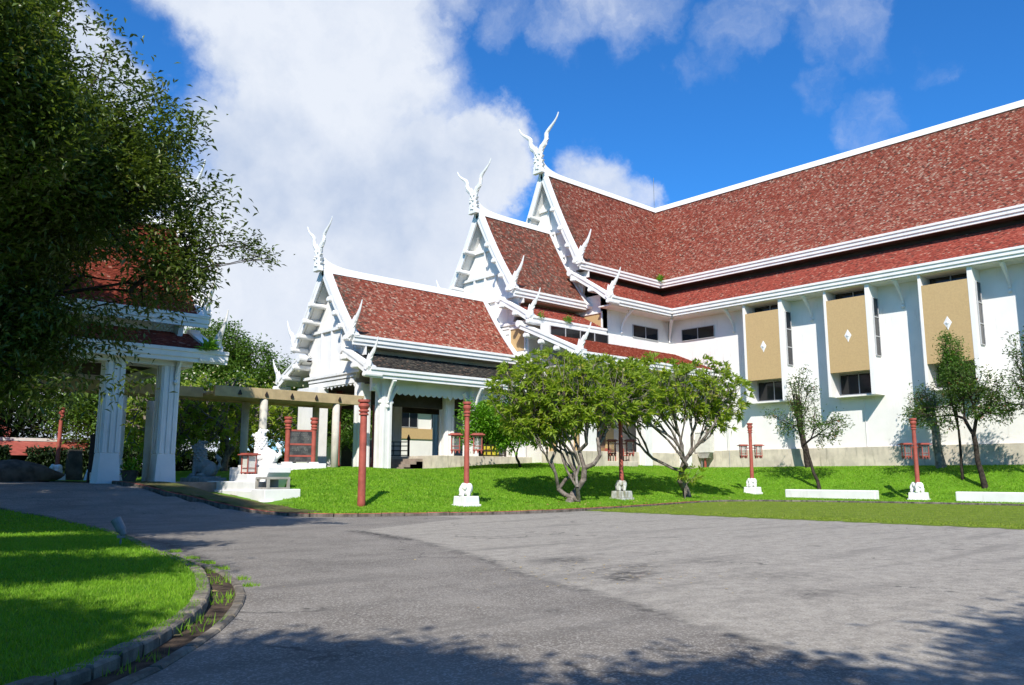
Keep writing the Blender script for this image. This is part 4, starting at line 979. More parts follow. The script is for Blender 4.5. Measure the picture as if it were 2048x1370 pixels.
def lion(x, y, z, rz, label, m, s=1.0, grp='lion statues flanking the entrance'):
    """sitting temple lion, facing +Y before rotation: chest upright, flame mane, haunches, tail"""
    t = thing('lion_statue', label, 'statue', (x, y, z), rz, grp); t.scale = (s, s, s)
    mb = MB()
    mb.ball((0, .06, .60), (.25, .24, .50), n=12); mb.ball((0, -.36, .34), (.29, .32, .34), n=12); mb.ball((0, -.14, .46), (.23, .34, .32), n=10)
    for sx in (-1, 1):
        mb.ball((sx*.22, -.36, .26), (.12, .30, .26), n=8); mb.ball((sx*.24, -.10, .08), (.10, .24, .09), n=8)
        mb.tube([(sx*.16, .20, .70), (sx*.17, .26, .38), (sx*.17, .27, .08)], [.13, .10, .09], 8); mb.ball((sx*.17, .34, .07), (.11, .16, .08), n=8)
    for j in range(5):      # tiers of the curled mane
        zz = .72+.115*j; rr = .29-.012*j
        mb.ball((0, .08, zz), (rr*.86, rr*.86, .07), n=8)
        for i in range(9):
            a = 2*math.pi*(i+.5*(j % 2))/9; mb.ball((rr*.88*math.cos(a), .08+rr*.88*math.sin(a), zz), (.075, .075, .062), n=6)
    mb.ball((0, .14, 1.30), (.20, .22, .19), n=10); mb.ball((0, .34, 1.28), (.14, .17, .085), n=8); mb.ball((0, .30, 1.13), (.11, .14, .05), n=8); mb.ball((0, .46, 1.32), (.06, .06, .06), n=6)
    for sx in (-1, 1): mb.ball((sx*.17, .08, 1.46), (.045, .06, .11), n=6); mb.ball((sx*.10, .30, 1.38), .055, n=6)
    for i in range(4): mb.tube([(0, .22-.1*i, 1.42), (0, .19-.12*i, 1.54), (0, .14-.14*i, 1.64-.06*i)], [.07, .05, .012], 6)
    mb.tube([(0, -.60, .25), (0, -.80, .45), (0, -.78, .75), (0, -.62, .92), (0, -.66, 1.0)], [.09, .12, .12, .08, .04], 8)
    b = mb.build('body', m, t, smooth=True); r = b.modifiers.new('r', 'REMESH'); r.mode = 'VOXEL'; r.voxel_size = .026; r.use_smooth_shade = True
    MB().box((-.3, -.75, -.05), (.3, .5, .03)).build('base', m, t); return t
lion(18.95, 39.3, 2.13, rad(47), 'bright white sitting lion statue on the stepped platform in the sun', WHITE, 1.12)
lion(19.0, 47.0, 1.5, rad(47), 'lion statue with shade put into its grey, standing further back right of the pavilion column', SHADE_GREY, 1.3)
tag(MB().box((18.3, 45.6, .6), (19.9, 48.3, 1.45)).build('statue_plinth', SHADE_GREY, bevel=.03), 'low plinth with shade put into its grey, below the further lion statue', 'plinth')
cb = MB(); x0, y0 = 17.45, 35.55
for a in (0, 1):
    for b in (0, 1): cb.box((x0+a*1.0, y0+b*1.15, .95), (x0+a*1.0+.12, y0+b*1.15+.12, 1.50))
cb.box((x0-.002, y0-.002, 1.40), (x0+1.122, y0+1.272, 1.51)); cb.box((x0-.002, y0-.002, .952), (x0+1.122, y0+1.272, 1.03)); cb.box((x0+.5, y0+1.1, 1.0), (x0+1.1, y0+1.2, 1.42))
tag(cb.build('concrete_frame', CONC, bevel=.01), 'small open grey box frame on the end of the white platform', 'box')
# information sign
sg_ = thing('information_sign', 'sign of dark panels between two turned red posts on a white plinth', 'sign', (23.55, 44.0, 1.75)); sz = rad(0)
sg_.rotation_euler = (0, 0, rad(-10))
MB().box((-1.3, -.55, -.2), (1.55, .55, .12)).build('plinth_step', WHITE, sg_, bevel=.02); MB().box((-1.15, -.42, .12), (1.45, .42, .52)).build('plinth', WHITE, sg_, bevel=.02)
for x in (-.78, .78):
    MB().box((x-.25, -.25, .52), (x+.25, .25, .60)).build('post_foot', WHITE, sg_)
    r = .14; MB().lathe([(r, .55), (r, 2.45), (r*1.35, 2.5), (r*1.35, 2.56), (r, 2.6), (r*1.35, 2.66), (r*1.35, 2.72), (r*1.05, 2.76), (r*1.6, 2.86), (r*1.6, 2.96), (r*1.15, 3.04), (r*1.7, 3.08), (r*1.7, 3.2), (0.02, 3.2)], (x, 0, 0), 16).build('sign_post', RED, sg_)
for z in (.95, 1.62, 2.42): MB().box((-.66, -.05, z-.05), (.66, .05, z+.05)).build('crossbar', RED, sg_)
for z0, z1 in ((1.0, 1.57), (1.67, 2.37), (.6, .9)): MB().box((-.65, -.03, z0), (.65, .03, z1)).build('panel', BOARD, sg_)
ch = MB(); random.seed(5)   # the worn pale lettering, too faint to read
for r_i, z in enumerate((2.24, 2.14, 2.02, 1.93, 1.45, 1.35, 1.25)):
    x = -.5
    while x < .5:
        w = random.uniform(.03, .08)
        if random.random() < .8: ch.box((x, -.036, z-random.uniform(.01, .035)), (x+w*.5, -.0305, z+random.uniform(.01, .035)))
        x += w+.03
ch.build('lettering', CHALK, sg_)
# black notice board and pots under the pavilion
nb = thing('notice_board', 'black upright notice board under the pavilion roof', 'sign', (12.95, 45.2, 1.23))
MB().box((-.45, -.04, .5), (.45, .04, 2.4)).build('board', DARKWOOD, nb, bevel=.01); MB().box((-.45, -.1, 0), (-.38, .1, .5)).build('foot', DARKWOOD, nb); MB().box((.38, -.1, 0), (.45, .1, .5)).build('foot', DARKWOOD, nb)
pt = thing('plant_pot', 'dark pot with a leafy plant beside the pavilion column', 'plant pot', (13.9, 43.3, 1.235)); MB().lathe([(.28, 0), (.42, .55), (.46, .6), (.40, .6), (.3, .3), (.02, .3)], (0, 0, 0), 14).build('pot', STONE, pt)
# boulder
rk = MB(); random.seed(9)
rk.ball((0, 0, 0), (3.2, 1.2, 1.0), n=12); rk.v = [(x*(1+.12*math.sin(y*3+z*5)), y*(1+.1*math.sin(x*2)), z*(1+.15*math.sin(x*1.7+y*2))) for x, y, z in rk.v]
o = rk.build('boulder', STONE, smooth=True); o.location = (10.8, 56, 1.4); tag(o, 'long low brown boulder in the shade left of the pavilion', 'rock')
st = MB().box((-.55, -.2, 0), (.55, .2, 2.0), taper=.12).build('name_stone', STONE, bevel=.08); st.location = (15.2, 58, 1.2); tag(st, 'upright brown stone slab beside the long boulder', 'stone')
wp = MB().prism([(-.5, 0), (.5, 0), (.3, .75), (-.3, .75)], 'y', -.3, .3).build('white_block', WHITE); wp.location = (15.6, 55.2, 1.2); tag(wp, 'small white tapered block catching sun left of the pavilion column', 'block')
# spotlight on the left lawn
sp = thing('garden_spotlight', 'grey garden spotlight tilted on a short stake in the left lawn', 'spotlight', (6.05, 19.1, .12))
hd = MB().tube([(0, 0, 0), (0, 0, .28)], [.10, .11], 14).tube([(0, 0, -.12), (0, 0, 0)], [.06, .09], 12).build('lamp_head', METAL, sp); hd.location = (0, 0, .30); hd.rotation_euler = (rad(-22), rad(-24), 0)
MB().tube([(0, 0, -.05), (0, 0, .26)], .02, 8).box((-.07, -.05, .14), (.07, .05, .2)).build('stake', METAL, sp)
# electrical box
eb = thing('electrical_cabinet', 'pale cabinet on a short stand against the white wall', 'cabinet', (58.9, 40.3, 2.1))
MB().box((-.3, -.75, 1.35), (.3, .75, 3.0)).build('cabinet', BOX, eb, bevel=.02); MB().box((-.34, -.75, 3.0), (.34, .75, 3.05)).build('lid', FRAME, eb)
MB().prism([(-.65, 1.32), (.65, 1.32), (.4, .9), (-.4, .9)], 'x', -.25, .25).build('tray', CONC, eb); MB().box((-.06, -.06, 0), (.06, .06, .95)).build('leg', RED, eb); MB().box((-.05, .3, 0), (.05, .36, .9)).build('leg', METAL, eb)
# terrace furniture under the lean-to
def chair(x, y, z, rz, lb, m):
    t = thing('terrace_chair', lb, 'chair', (x, y, z), rz, 'chairs on the terrace below the lean-to roof')
    MB().box((-.25, -.25, .42), (.25, .25, .47)).build('seat', m, t); MB().box((-.25, .2, .47), (.25, .25, 1.0)).build('backrest', m, t)
    for a in (-.22, .22):
        for b in (-.22, .22): MB().box((a-.02, b-.02, 0), (a+.02, b+.02, .43)).build('leg', DARKWOOD, t)
    for a in (-.25, .25): MB().box((a-.03, -.25, .62), (a+.03, .2, .66)).build('armrest', m, t)
    return t
for x, y, rz, lb, m in ((47.0, 40.9, .3, 'wicker chair at the left end of the terrace below the lean-to', WICKER), (48.2, 41.6, -.4, 'red brown chair in the middle of the terrace', RED), (49.2, 40.9, .2, 'red brown chair at the right end of the terrace', RED)): chair(x, y, 2.62, rz, lb, m)
tb = thing('terrace_table', 'small red brown table between the terrace chairs', 'table', (47.7, 41.3, 2.62)); MB().box((-.45, -.45, .72), (.45, .45, .77)).build('tabletop', RED, tb)
for a in (-.4, .4):
    for b in (-.4, .4): MB().box((a-.03, b-.03, 0), (a+.03, b+.03, .72)).build('leg', RED, tb)
tag(MB().box((40.2, 46.9, 2.92), (41.6, 47.0, 3.75)).build('yellow_banner', YELLOW), 'bright yellow panel behind the dark railing and bright shrub', 'banner')
bx = MB().box((33.9, 53.2, 2.0), (34.7, 54.0, 4.2)).build('wall_cabinet', METAL, por)

# ------------------------------------------------------------------ plants
def tubes_mesh(name, SEG, m, parent, sides=6):
    S_ = np.array(SEG, float); p0, p1, r0, r1 = S_[:, 0:3], S_[:, 3:6], S_[:, 6], S_[:, 7]; d = p1-p0; L = np.linalg.norm(d, axis=1)[:, None]+1e-9; d = d/L
    up = np.where(np.abs(d[:, 2:3]) > .9, np.array([[1., 0, 0]]), np.array([[0, 0, 1.]])); u = np.cross(d, up); u /= np.linalg.norm(u, axis=1)[:, None]; w = np.cross(d, u)
    a = 2*np.pi*np.arange(sides)/sides; V = []
    for P, r in ((p0-d*r0[:, None]*.3, r0), (p1, r1)): V.append(P[:, None]+(u[:, None]*np.cos(a)[None, :, None]+w[:, None]*np.sin(a)[None, :, None])*r[:, None, None])
    V = np.concatenate(V, 1); n = len(S_); k = np.arange(sides); base = (np.arange(n)*2*sides)[:, None]
    Fc = np.stack([base+k, base+(k+1) % sides, base+(k+1) % sides+sides, base+k+sides], -1).reshape(-1, 4)
    return fastmesh(name, V.reshape(-1, 3), Fc, m, parent, smooth=True)
def grow(base, fork, tips, r0, rng, crook=.12, rmin=.012, f=(.28, .45), lead=None, fan=1.):
    SEG = []; pull = {}
    def seg(a, b, ra, rb):
        L = np.linalg.norm(b-a); n = max(1, min(4, int(L/.5))); prev = a; 
        for i in range(1, n+1):
            t = i/n; q = a+(b-a)*t+(rng.normal(0, crook*L/n*.6, 3) if i < n else 0); SEG.append((*prev, *q, ra+(rb-ra)*(t-1/n), ra+(rb-ra)*t)); prev = q
    def rec(p, idx, r, depth):
        if len(idx) <= 1 or depth > 14:
            for i in idx: seg(p, tips[i], max(rmin, r*.8), rmin*.7)
            return
        c = tips[idx].mean(0); X = tips[idx]-p; X = X/(np.linalg.norm(X, axis=1)[:, None]+1e-6)
        X = X-X.mean(0); _, _, vt = np.linalg.svd(X, full_matrices=False); s = X @ vt[0]; s = s+rng.normal(0, .05, len(s)); med = np.quantile(s, rng.uniform(.35, .65))
        A_, B_ = idx[s <= med], idx[s > med]
        if len(A_) == 0 or len(B_) == 0: A_, B_ = idx[:len(idx)//2], idx[len(idx)//2:]
        for grp in (A_, B_):
            cc = tips[grp].mean(0); ff = rng.uniform(*f)*(fan if depth < 3 else 1); q = p+(cc-p)*ff; rr = max(rmin, r*(len(grp)/len(idx))**.42)
            q = q+rng.normal(0, crook*np.linalg.norm(cc-p)*.25, 3)
            seg(p, q, min(r, rr*1.12), rr); rec(q, grp, rr, depth+1)
    base, fork = np.array(base, float), np.array(fork, float)
    pts = [base]+[np.array(q, float) for q in (lead or [])]+[fork]
    n = len(pts)-1
    for i in range(n): ra = r0*(1.25-.25*(i/n)) if i == 0 else r0*(1-.1*i/n); seg(pts[i], pts[i+1], ra, r0*(1-.12*(i+1)/n))
    rec(fork, np.arange(len(tips)), r0*.85, 0); return SEG
def leaf_mesh(name, P, D, L, W, m, parent, rng, fold=.25, rnd=None):
    n = len(P); D = D/(np.linalg.norm(D, axis=1)[:, None]+1e-9); z = np.array([[0, 0, 1.]]); s = np.cross(D, z)+rng.normal(0, .35, (n, 3)); s -= D*(s*D).sum(1)[:, None]; s /= np.linalg.norm(s, axis=1)[:, None]+1e-9
    N = np.cross(s, D); L = np.broadcast_to(L, (n,))[:, None]; W = np.broadcast_to(W, (n,))[:, None]
    a = P; t = P+D*L-z*L*.12; l = P+D*L*.5+s*W*.5+N*W*fold; r = P+D*L*.5-s*W*.5+N*W*fold
    V = np.stack([a, l, t, r], 1).reshape(-1, 3); b = (np.arange(n)*4)[:, None]
    Fc = np.concatenate([b+np.array([0, 2, 1]), b+np.array([0, 3, 2])]); rn = rng.uniform(0, 1, n) if rnd is None else rnd
    return fastmesh(name, V, Fc, m, parent, attrs=[('rnd', 'FACE', np.r_[rn, rn])])
def sample_lobes(lobes, n, rng, shell=.5, zmin=None):
    vol = np.array([l[3]*l[4]*l[5] for l in lobes])**.8; k = rng.choice(len(lobes), n*3, p=vol/vol.sum()); l = np.array(lobes)[k]
    d = rng.normal(0, 1, (n*3, 3)); d /= np.linalg.norm(d, axis=1)[:, None]; r = shell+(1-shell)*rng.uniform(0, 1, n*3)**.6; r = np.where(rng.random(n*3) < .25, rng.uniform(.2, 1, n*3), r)
    P = l[:, :3]+d*l[:, 3:6]*r[:, None]
    if zmin is not None: P = P[P[:, 2] > zmin+rng.uniform(-.3, .3, len(P))]
    return P[:n]
def tree(name, label, cat, base, fork, lobes, ntips, r0, leafm, barkm, L, W, per, seed, spread=.3, style='rosette', shell=.6, group=None, twigs=True, lead=None, crook=.12, rmin=.012, zmin=None, up=.6, f=(.28, .45), fan=1., tone_=.25, stems=700):
    rng = np.random.default_rng(seed); t = thing(name, label, cat, tuple(base), group=group)
    b0 = np.array(base, float); tips = sample_lobes(lobes, ntips, rng, shell, zmin)-b0; fork = np.array(fork, float)-b0
    lead = [np.array(q)-b0 for q in lead] if lead else None
    nt = tips if len(tips) < stems else tips[rng.choice(len(tips), stems, replace=False)]
    SEG = grow((0, 0, -.15), fork, nt, r0, rng, crook, rmin, f, lead, fan); tubes_mesh('trunk', SEG, barkm, t)
    n = len(tips)*per; P = np.repeat(tips, per, 0)
    c = np.array(lobes)[:, :3].mean(0)-b0; out = tips-c; out /= np.linalg.norm(out, axis=1)[:, None]+1e-6; out[:, 2] += up*.5; O = np.repeat(out, per, 0)
    if style == 'rosette':
        D = rng.normal(0, 1, (n, 3)); D /= np.linalg.norm(D, axis=1)[:, None]; D = D+O*.8; D[:, 2] = D[:, 2]*.8+up*.3; P = P+rng.normal(0, .03, (n, 3)); LL = L*rng.uniform(.65, 1.15, n)
    else:
        P = P+rng.normal(0, 1, (n, 3))*spread; D = rng.normal(0, 1, (n, 3)); D[:, 2] = D[:, 2]*.6-.15; D = D+O*.5; LL = L*rng.uniform(.6, 1.3, n)
    tone = np.repeat(rng.uniform(-.25, .25, len(tips)), per); rn = np.clip(rng.uniform(.05, .95, n)*.75+tone+.12, 0, 1)
    leaf_mesh('crown', P, D, LL, W*rng.uniform(.8, 1.2, n), leafm, t, rng, rnd=rn); return t
# two frangipani trees on the front mound
zb = lambda x, y: float(Mh(x, y))
tree('frangipani_tree', 'left of the two wide frangipani trees, many crooked trunks from one foot', 'tree', (31.7, 30.2, zb(31.7, 30.2)), (32.3, 30.4, .62),
     [(30.3, 31.4, 4.4, 1.7, 1.7, 1.1), (30.8, 31.0, 3.9, 1.5, 1.4, .8), (36.6, 30.4, 6.6, 1.6, 1.8, 1.3), (31.9, 30.4, 4.5, 1.7, 1.6, .9), (30.0, 31.7, 5.9, 2.2, 1.9, 1.8), (31.6, 31.2, 6.7, 2.3, 2.2, 1.6), (34.2, 30.8, 6.7, 2.2, 2.1, 1.6), (31.2, 31.0, 5.2, 2.2, 2.2, 1.5), (36.2, 29.8, 5.9, 1.8, 2.0, 1.5), (33.6, 30.2, 5.6, 2.4, 2.2, 1.6)], 1250, .24, L_PLUM, BARK, .42, .115, 14, 21, shell=.72, group='frangipani trees before the building', lead=[(32.0, 30.3, .35)], crook=.28, rmin=.016, zmin=3.0, f=(.22, .36), fan=.5, stems=1400)
tree('frangipani_tree', 'right of the two wide frangipani trees, leaning trunk below the eave', 'tree', (43.0, 30.8, zb(43, 30.8)), (42.3, 30.8, 1.25),
     [(36.9, 31.8, 6.9, 2.6, 2.4, 1.7), (40.0, 30.8, 7.1, 2.5, 2.5, 1.7), (42.6, 29.4, 7.2, 1.9, 2.3, 1.6), (43.9, 28.9, 5.2, 1.4, 1.6, 1.0), (43.8, 28.5, 6.2, 1.5, 1.9, 1.5), (38.8, 31, 5.9, 2.3, 2.3, 1.4), (42, 30, 6.2, 2.2, 2.1, 1.3)], 860, .25, L_PLUM, BARK, .44, .12, 14, 22, shell=.72, group='frangipani trees before the building', lead=[(42.8, 30.8, .7)], crook=.2, rmin=.016, zmin=4.2, f=(.22, .36), fan=.5, stems=1400)
tree('leafy_shrub', 'bright green shrub behind the lamp post, leaning over its thin dark stems', 'shrub', (38.6, 41.2, zb(38.6, 41.2)), (37.9, 40.9, 2.7),
     [(36.0, 40.6, 5.2, 1.9, 1.7, 1.1), (34.3, 40.9, 5.2, .9, .9, 1.3), (37.8, 40, 4.9, 1.6, 1.5, 1.1), (33.9, 41.0, 4.3, .6, .6, .7), (36.6, 40.4, 4.2, 1.4, 1.2, .8)], 420, .09, L_BRIGHT, BARKD, .26, .11, 26, 23, spread=.24, style='scatter', crook=.25, rmin=.012)
tree('leafy_shrub', 'small leafy sprout at the foot of the right frangipani tree', 'shrub', (41.6, 30.0, zb(41.6, 30)), (41.6, 30.0, .9), [(41.9, 29.8, 1.7, .7, .7, .6)], 16, .04, L_PLUM, BARK, .34, .09, 12, 24)
# slender young trees on the bank
def slender(label, base, crown_lobes, ntips, seed, lead, fork, m=L_THIN, r0=.12, per=18, bark=BARKD, L=.22, W=.085):
    return tree('young_tree', label, 'tree', base, fork, crown_lobes, ntips, r0, m, bark, L, W, per, seed, spread=.20, style='scatter', group='young trees on the bank before the hall', lead=lead, crook=.1, rmin=.012, shell=.45)
slender('thin young tree with sparse airy crown behind the longer parking block', (54.0, 27.8, zb(54, 27.8)), [(54, 28.9, 7.4, .75, .75, 2.1), (54, 28.1, 7.2, .5, .5, 1.8), (54, 29.6, 4.9, 1.2, 1.2, .8), (54, 26.9, 5.0, 1.3, 1.2, .8), (54, 28.6, 5.6, .9, .9, 1.2), (54, 30.9, 5.9, .9, .7, .3), (54, 27.0, 4.0, .7, .7, .4)], 150, 31, [(54, 28.2, 1.8), (54, 28.5, 3.0)], (54, 28.9, 3.6))
slender('thick bare trunk with few leaves against the plinth behind the airy tree', (58.4, 30.8, zb(58.4, 30.8)), [(58.4, 31.6, 7.6, .5, .6, 1.6)], 22, 32, [(58.4, 31.0, 3.5)], (58.4, 31.4, 5.5), r0=.26)
slender('dense young tree with dark trunk behind the cut parking block', (54.5, 17.6, zb(54.5, 17.6)), [(54.5, 18.6, 7.4, 1.2, 1.1, 1.7), (54.5, 18.0, 6.2, 1.8, 1.6, 1.3), (54.5, 19.6, 5.2, 1.1, 1.1, .8), (54.5, 16.8, 5.6, 1.4, 1.2, 1.0), (54.5, 21.2, 5.4, 1.1, .8, .6), (54.5, 16.8, 7.0, .8, .9, .9)], 270, 33, [(54.5, 17.9, 2.4)], (54.5, 18.0, 4.0), m=L_THIN, r0=.16, per=20)
tree('young_tree', 'bright upright crown rising above the dense young tree', 'tree', (55.6, 19.2, zb(55.6, 19.2)), (55.6, 19.2, 4.4), [(55.6, 19.3, 9.2, .75, .75, 1.4), (55.6, 19.2, 7.9, 1.1, .9, 1.2)], 170, .08, L_THING, BARKD, .2, .07, 22, 36, spread=.2, style='scatter', group='young trees on the bank before the hall')
slender('stout pale trunk with reddish leaves close to the wall', (58.0, 21.3, zb(58, 21.3)), [(58, 21.9, 6.6, 1.0, 1.1, 1.0), (58, 22.3, 5.6, .8, .8, .6)], 90, 34, [(58, 21.4, 3.0)], (58, 21.5, 4.8), r0=.30, bark=BARKG)
slender('tree whose crown enters at the right edge of the picture', (54.8, 13.9, zb(54.8, 13.9)), [(54.8, 14.7, 8.4, 1.2, 1.1, 1.7), (54.8, 14.5, 6.4, 1.7, 1.6, 1.2), (54.8, 16.3, 5.8, .9, .8, .45)], 190, 35, [(54.8, 14.0, 2.4)], (54.8, 14.1, 3.8), r0=.16, per=18)
# big shady tree on the left: SPRIGS are the small outer boughs
SPRIGS = [(4.8, 21.65, 13.31, 0.4, 0.33, 0.23), (5.39, 21.77, 13.04, 0.42, 0.35, 0.24), (5.47, 20.35, 11.8, 0.5, 0.42, 0.29), (6.18, 23.17, 12.53, 0.65, 0.54, 0.38), (6.74, 22.03, 12.03, 0.44, 0.37, 0.26), (6.64, 21.19, 11.08, 0.46, 0.38, 0.27), (6.68, 19.67, 10.3, 0.4, 0.33, 0.23), (6.81, 19.72, 9.97, 0.69, 0.58, 0.4), (7.37, 21.71, 10.23, 0.65, 0.54, 0.38), (7.4, 21.56, 9.75, 0.43, 0.36, 0.25), (6.82, 20.11, 8.66, 0.59, 0.49, 0.34), (7.23, 21.45, 8.39, 0.67, 0.56, 0.39), (8.08, 21.27, 9.05, 0.39, 0.33, 0.23), (8.06, 20.17, 8.63, 0.6, 0.5, 0.35), (7.63, 20.16, 7.84, 0.42, 0.35, 0.25), (7.87, 19.81, 7.45, 0.39, 0.33, 0.23), (8.03, 21.54, 7.27, 0.67, 0.56, 0.39), (7.8, 20.18, 6.55, 0.47, 0.39, 0.27), (7.77, 21.67, 6.3, 0.57, 0.47, 0.33), (7.25, 22.04, 6.48, 0.67, 0.55, 0.39), (6.8, 20.93, 5.59, 0.51, 0.42, 0.3), (6.43, 21.64, 4.81, 0.52, 0.43, 0.3), (6.01, 20.24, 3.66, 0.47, 0.39, 0.27), (6.26, 22.66, 4.01, 0.38, 0.31, 0.22), (5.0, 20.7, 3.51, 0.59, 0.49, 0.34), (4.68, 21.94, 3.35, 0.55, 0.46, 0.32), (6.32, 21.22, 5.38, 0.48, 0.4, 0.28), (5.86, 23.78, 11.91, 0.43, 0.36, 0.25), (4.06, 23.06, 13.84, 0.43, 0.36, 0.25), (7.2, 21.07, 7.69, 0.46, 0.38, 0.27), (6.67, 20.43, 6.81, 0.63, 0.52, 0.37)]
tree('shade_tree', 'huge dark leafy tree filling the left edge over the drive', 'tree', (-.5, 25.0, .1), (.2, 24.6, 4.5),
     SPRIGS+[(3.0, 23.4, 4.4, 2.2, 1.8, 1.3), (4.4, 22.3, 4.6, 1.4, 1.2, .9), (5.2, 21.8, 5.2, 1.0, .9, .7), (1.2, 24.6, 4.2, 2.4, 1.8, 1.3), (6.3, 21.0, 9.0, 1.1, 1.0, .8), (2.5, 20.5, 9.5, 2.6, 2.4, 2.2), (1, 18.5, 10, 2.5, 2.5, 2.2), (3.4, 18.7, 8.8, 1.4, 1.3, 1.2), (2.6, 19.7, 11.0, 1.6, 1.6, 1.4), (1.0, 24.5, 13.0, 4.2, 4.0, 4.0), (3.0, 23.2, 11.0, 2.5, 2.3, 2.0), (4.6, 22.1, 9.0, 2.4, 2.2, 2.0), (3.2, 23.3, 7.0, 2.6, 2.4, 1.9), (5.2, 21.7, 8.2, 1.4, 1.3, .9), (1.0, 24.6, 9.5, 3.4, 3.2, 4.2), (2.2, 23.9, 5.1, 2.4, 2.1, 1.5), (3.9, 22.7, 5.3, 1.4, 1.3, .8), (2.2, 24.6, 14.5, 2.6, 2.4, 2.2), (-3, 26.5, 9.5, 4.2, 4, 4.8), (7.0, 20.7, 7.0, 1.0, .8, .4), (5.6, 21.6, 10.4, 1.1, 1.0, .7), (3.4, 23.2, 4.0, 1.7, 1.4, .7)],
     6000, .42, L_BIG, BARKD, .19, .07, 56, 41, spread=.26, style='scatter', shell=.62, crook=.18, rmin=.015)
tree('hanging_branch', 'thin leafy branch reaching right in front of the sky from the shade tree', 'branch', (6.4, 21.0, 6.2), (7.2, 20.6, 6.6), [(7.5, 20.4, 7.9, .8, .55, .45), (8.45, 19.3, 7.35, .45, .4, .25), (7.5, 20.2, 6.6, .55, .5, .5), (8.9, 19.0, 7.0, .3, .25, .2), (7.8, 20.1, 5.9, .45, .4, .3)], 95, .05, L_BIG, BARKD, .15, .055, 20, 42, spread=.14, style='scatter', crook=.2, rmin=.008)
tree('shade_tree', 'second tall dark tree between the lawn and the pavilion roof', 'tree', (2.5, 37.5, .6), (3.4, 36.6, 6), [(11, 38.2, 15.0, 2.0, 2.0, 1.7), (9.2, 36.8, 13.9, 2.0, 1.8, 1.8), (5.6, 36, 12.5, 4.0, 3.6, 4.2), (8.0, 34.9, 13.0, 2.2, 2.1, 2.0), (8.6, 34.2, 11.6, 1.6, 1.5, 1.3), (3.5, 37, 16.5, 3.4, 3.2, 3.0), (6.0, 35.4, 15.2, 1.9, 1.8, 1.6), (4.4, 36, 8.0, 3.4, 2.6, 2.4)], 3600, .4, L_BIG, BARKD, .26, .11, 46, 43, spread=.36, style='scatter', shell=.55, crook=.18, rmin=.02)
# trees beyond the walkway
BGG = 'trees beyond the walkway and pavilion'
tree('broadleaf_tree', 'tall green tree rising behind the canopy between pavilion and porch', 'tree', (32, 74, 1.0), (32, 74, 6), [(30.6, 74, 12.4, 3.6, 3.2, 3.0), (33.2, 72.4, 10.6, 3.2, 3, 3.2), (28.6, 75.4, 10.2, 3, 3, 3.4), (35.6, 70.6, 9.2, 3, 2.6, 2.8), (31.6, 72.6, 8.2, 4.6, 4, 3.2)], 1300, .4, L_BG, BARKD, .34, .15, 30, 51, spread=.42, style='scatter', group=BGG, shell=.7)
tree('broadleaf_tree', 'lower green tree at the right of the tall one against the porch gable', 'tree', (40, 71, 1.0), (40, 71, 4), [(39.4, 71, 9.0, 3.2, 3, 2.6), (37.4, 72, 7.6, 3.2, 3, 2.8), (42.6, 70, 7.2, 3.2, 3, 2.6)], 650, .3, L_BG, BARKD, .34, .15, 28, 52, spread=.42, style='scatter', group=BGG, shell=.7)
for i, (x, y, z, rx, h, sd, lb) in enumerate(((20.0, 57.0, 1.2, 3.0, 6.9, 61, 'frangipani with pale flowers behind the canopy, nearest the pavilion column'), (24.0, 55.2, 1.6, 3.0, 7.2, 62, 'frangipani thicket tree behind the bright lion statue'), (27.6, 58.6, 1.6, 2.8, 6.6, 63, 'frangipani seen between canopy post and sign'))):
    tree('frangipani_tree', lb, 'tree', (x, y, z), (x, y, z+1.2), [(x, y, z+h-1.7, rx, rx, 1.5), (x-1.6, y+.6, z+h-2.3, rx*.7, rx*.7, 1.5), (x+1.5, y-.5, z+h-2.5, rx*.7, rx*.7, 1.6), (x, y, z+h-4.2, rx*.9, rx*.9, 1.5)], 560, .24, L_PLUM, BARK, .36, .11, 13, sd, group='frangipani trees behind the canopy', crook=.28, rmin=.03, f=(.36, .52), shell=.5)
P_ = RNG.normal(0, 1, (220, 3))*np.array((3.2, 2.0, .5))+np.array((22.3, 55.6, 8.1)); tag(leaf_mesh('frangipani_flowers', P_, RNG.normal(0, 1, (220, 3)), .16, .14, PETAL, None, RNG), 'pale flowers scattered over the frangipani crowns behind the canopy', 'flowers', kind='stuff')
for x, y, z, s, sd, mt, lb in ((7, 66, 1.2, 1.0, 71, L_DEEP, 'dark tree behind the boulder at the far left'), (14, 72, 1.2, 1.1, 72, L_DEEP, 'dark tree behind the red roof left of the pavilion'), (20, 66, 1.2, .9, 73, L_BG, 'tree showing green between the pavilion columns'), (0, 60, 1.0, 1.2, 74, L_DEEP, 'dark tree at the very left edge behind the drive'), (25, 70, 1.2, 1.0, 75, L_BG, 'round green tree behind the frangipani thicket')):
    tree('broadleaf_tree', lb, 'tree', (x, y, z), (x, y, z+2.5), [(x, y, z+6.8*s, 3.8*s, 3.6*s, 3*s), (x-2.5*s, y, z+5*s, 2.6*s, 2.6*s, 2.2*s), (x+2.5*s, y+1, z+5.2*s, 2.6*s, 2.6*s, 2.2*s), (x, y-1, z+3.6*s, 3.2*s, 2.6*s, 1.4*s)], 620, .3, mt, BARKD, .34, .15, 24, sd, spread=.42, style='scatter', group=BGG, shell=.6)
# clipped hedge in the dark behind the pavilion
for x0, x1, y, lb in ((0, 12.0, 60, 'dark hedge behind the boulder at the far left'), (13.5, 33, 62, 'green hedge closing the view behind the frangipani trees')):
    n = 26000; P_ = np.c_[RNG.uniform(x0, x1, n), RNG.uniform(y, y+1.5, n), RNG.uniform(1.2, 3.4, n)]; tag(leaf_mesh('hedge', P_, RNG.normal(0, 1, (n, 3)), .26, .13, L_DEEP, None, RNG), lb, 'hedge')
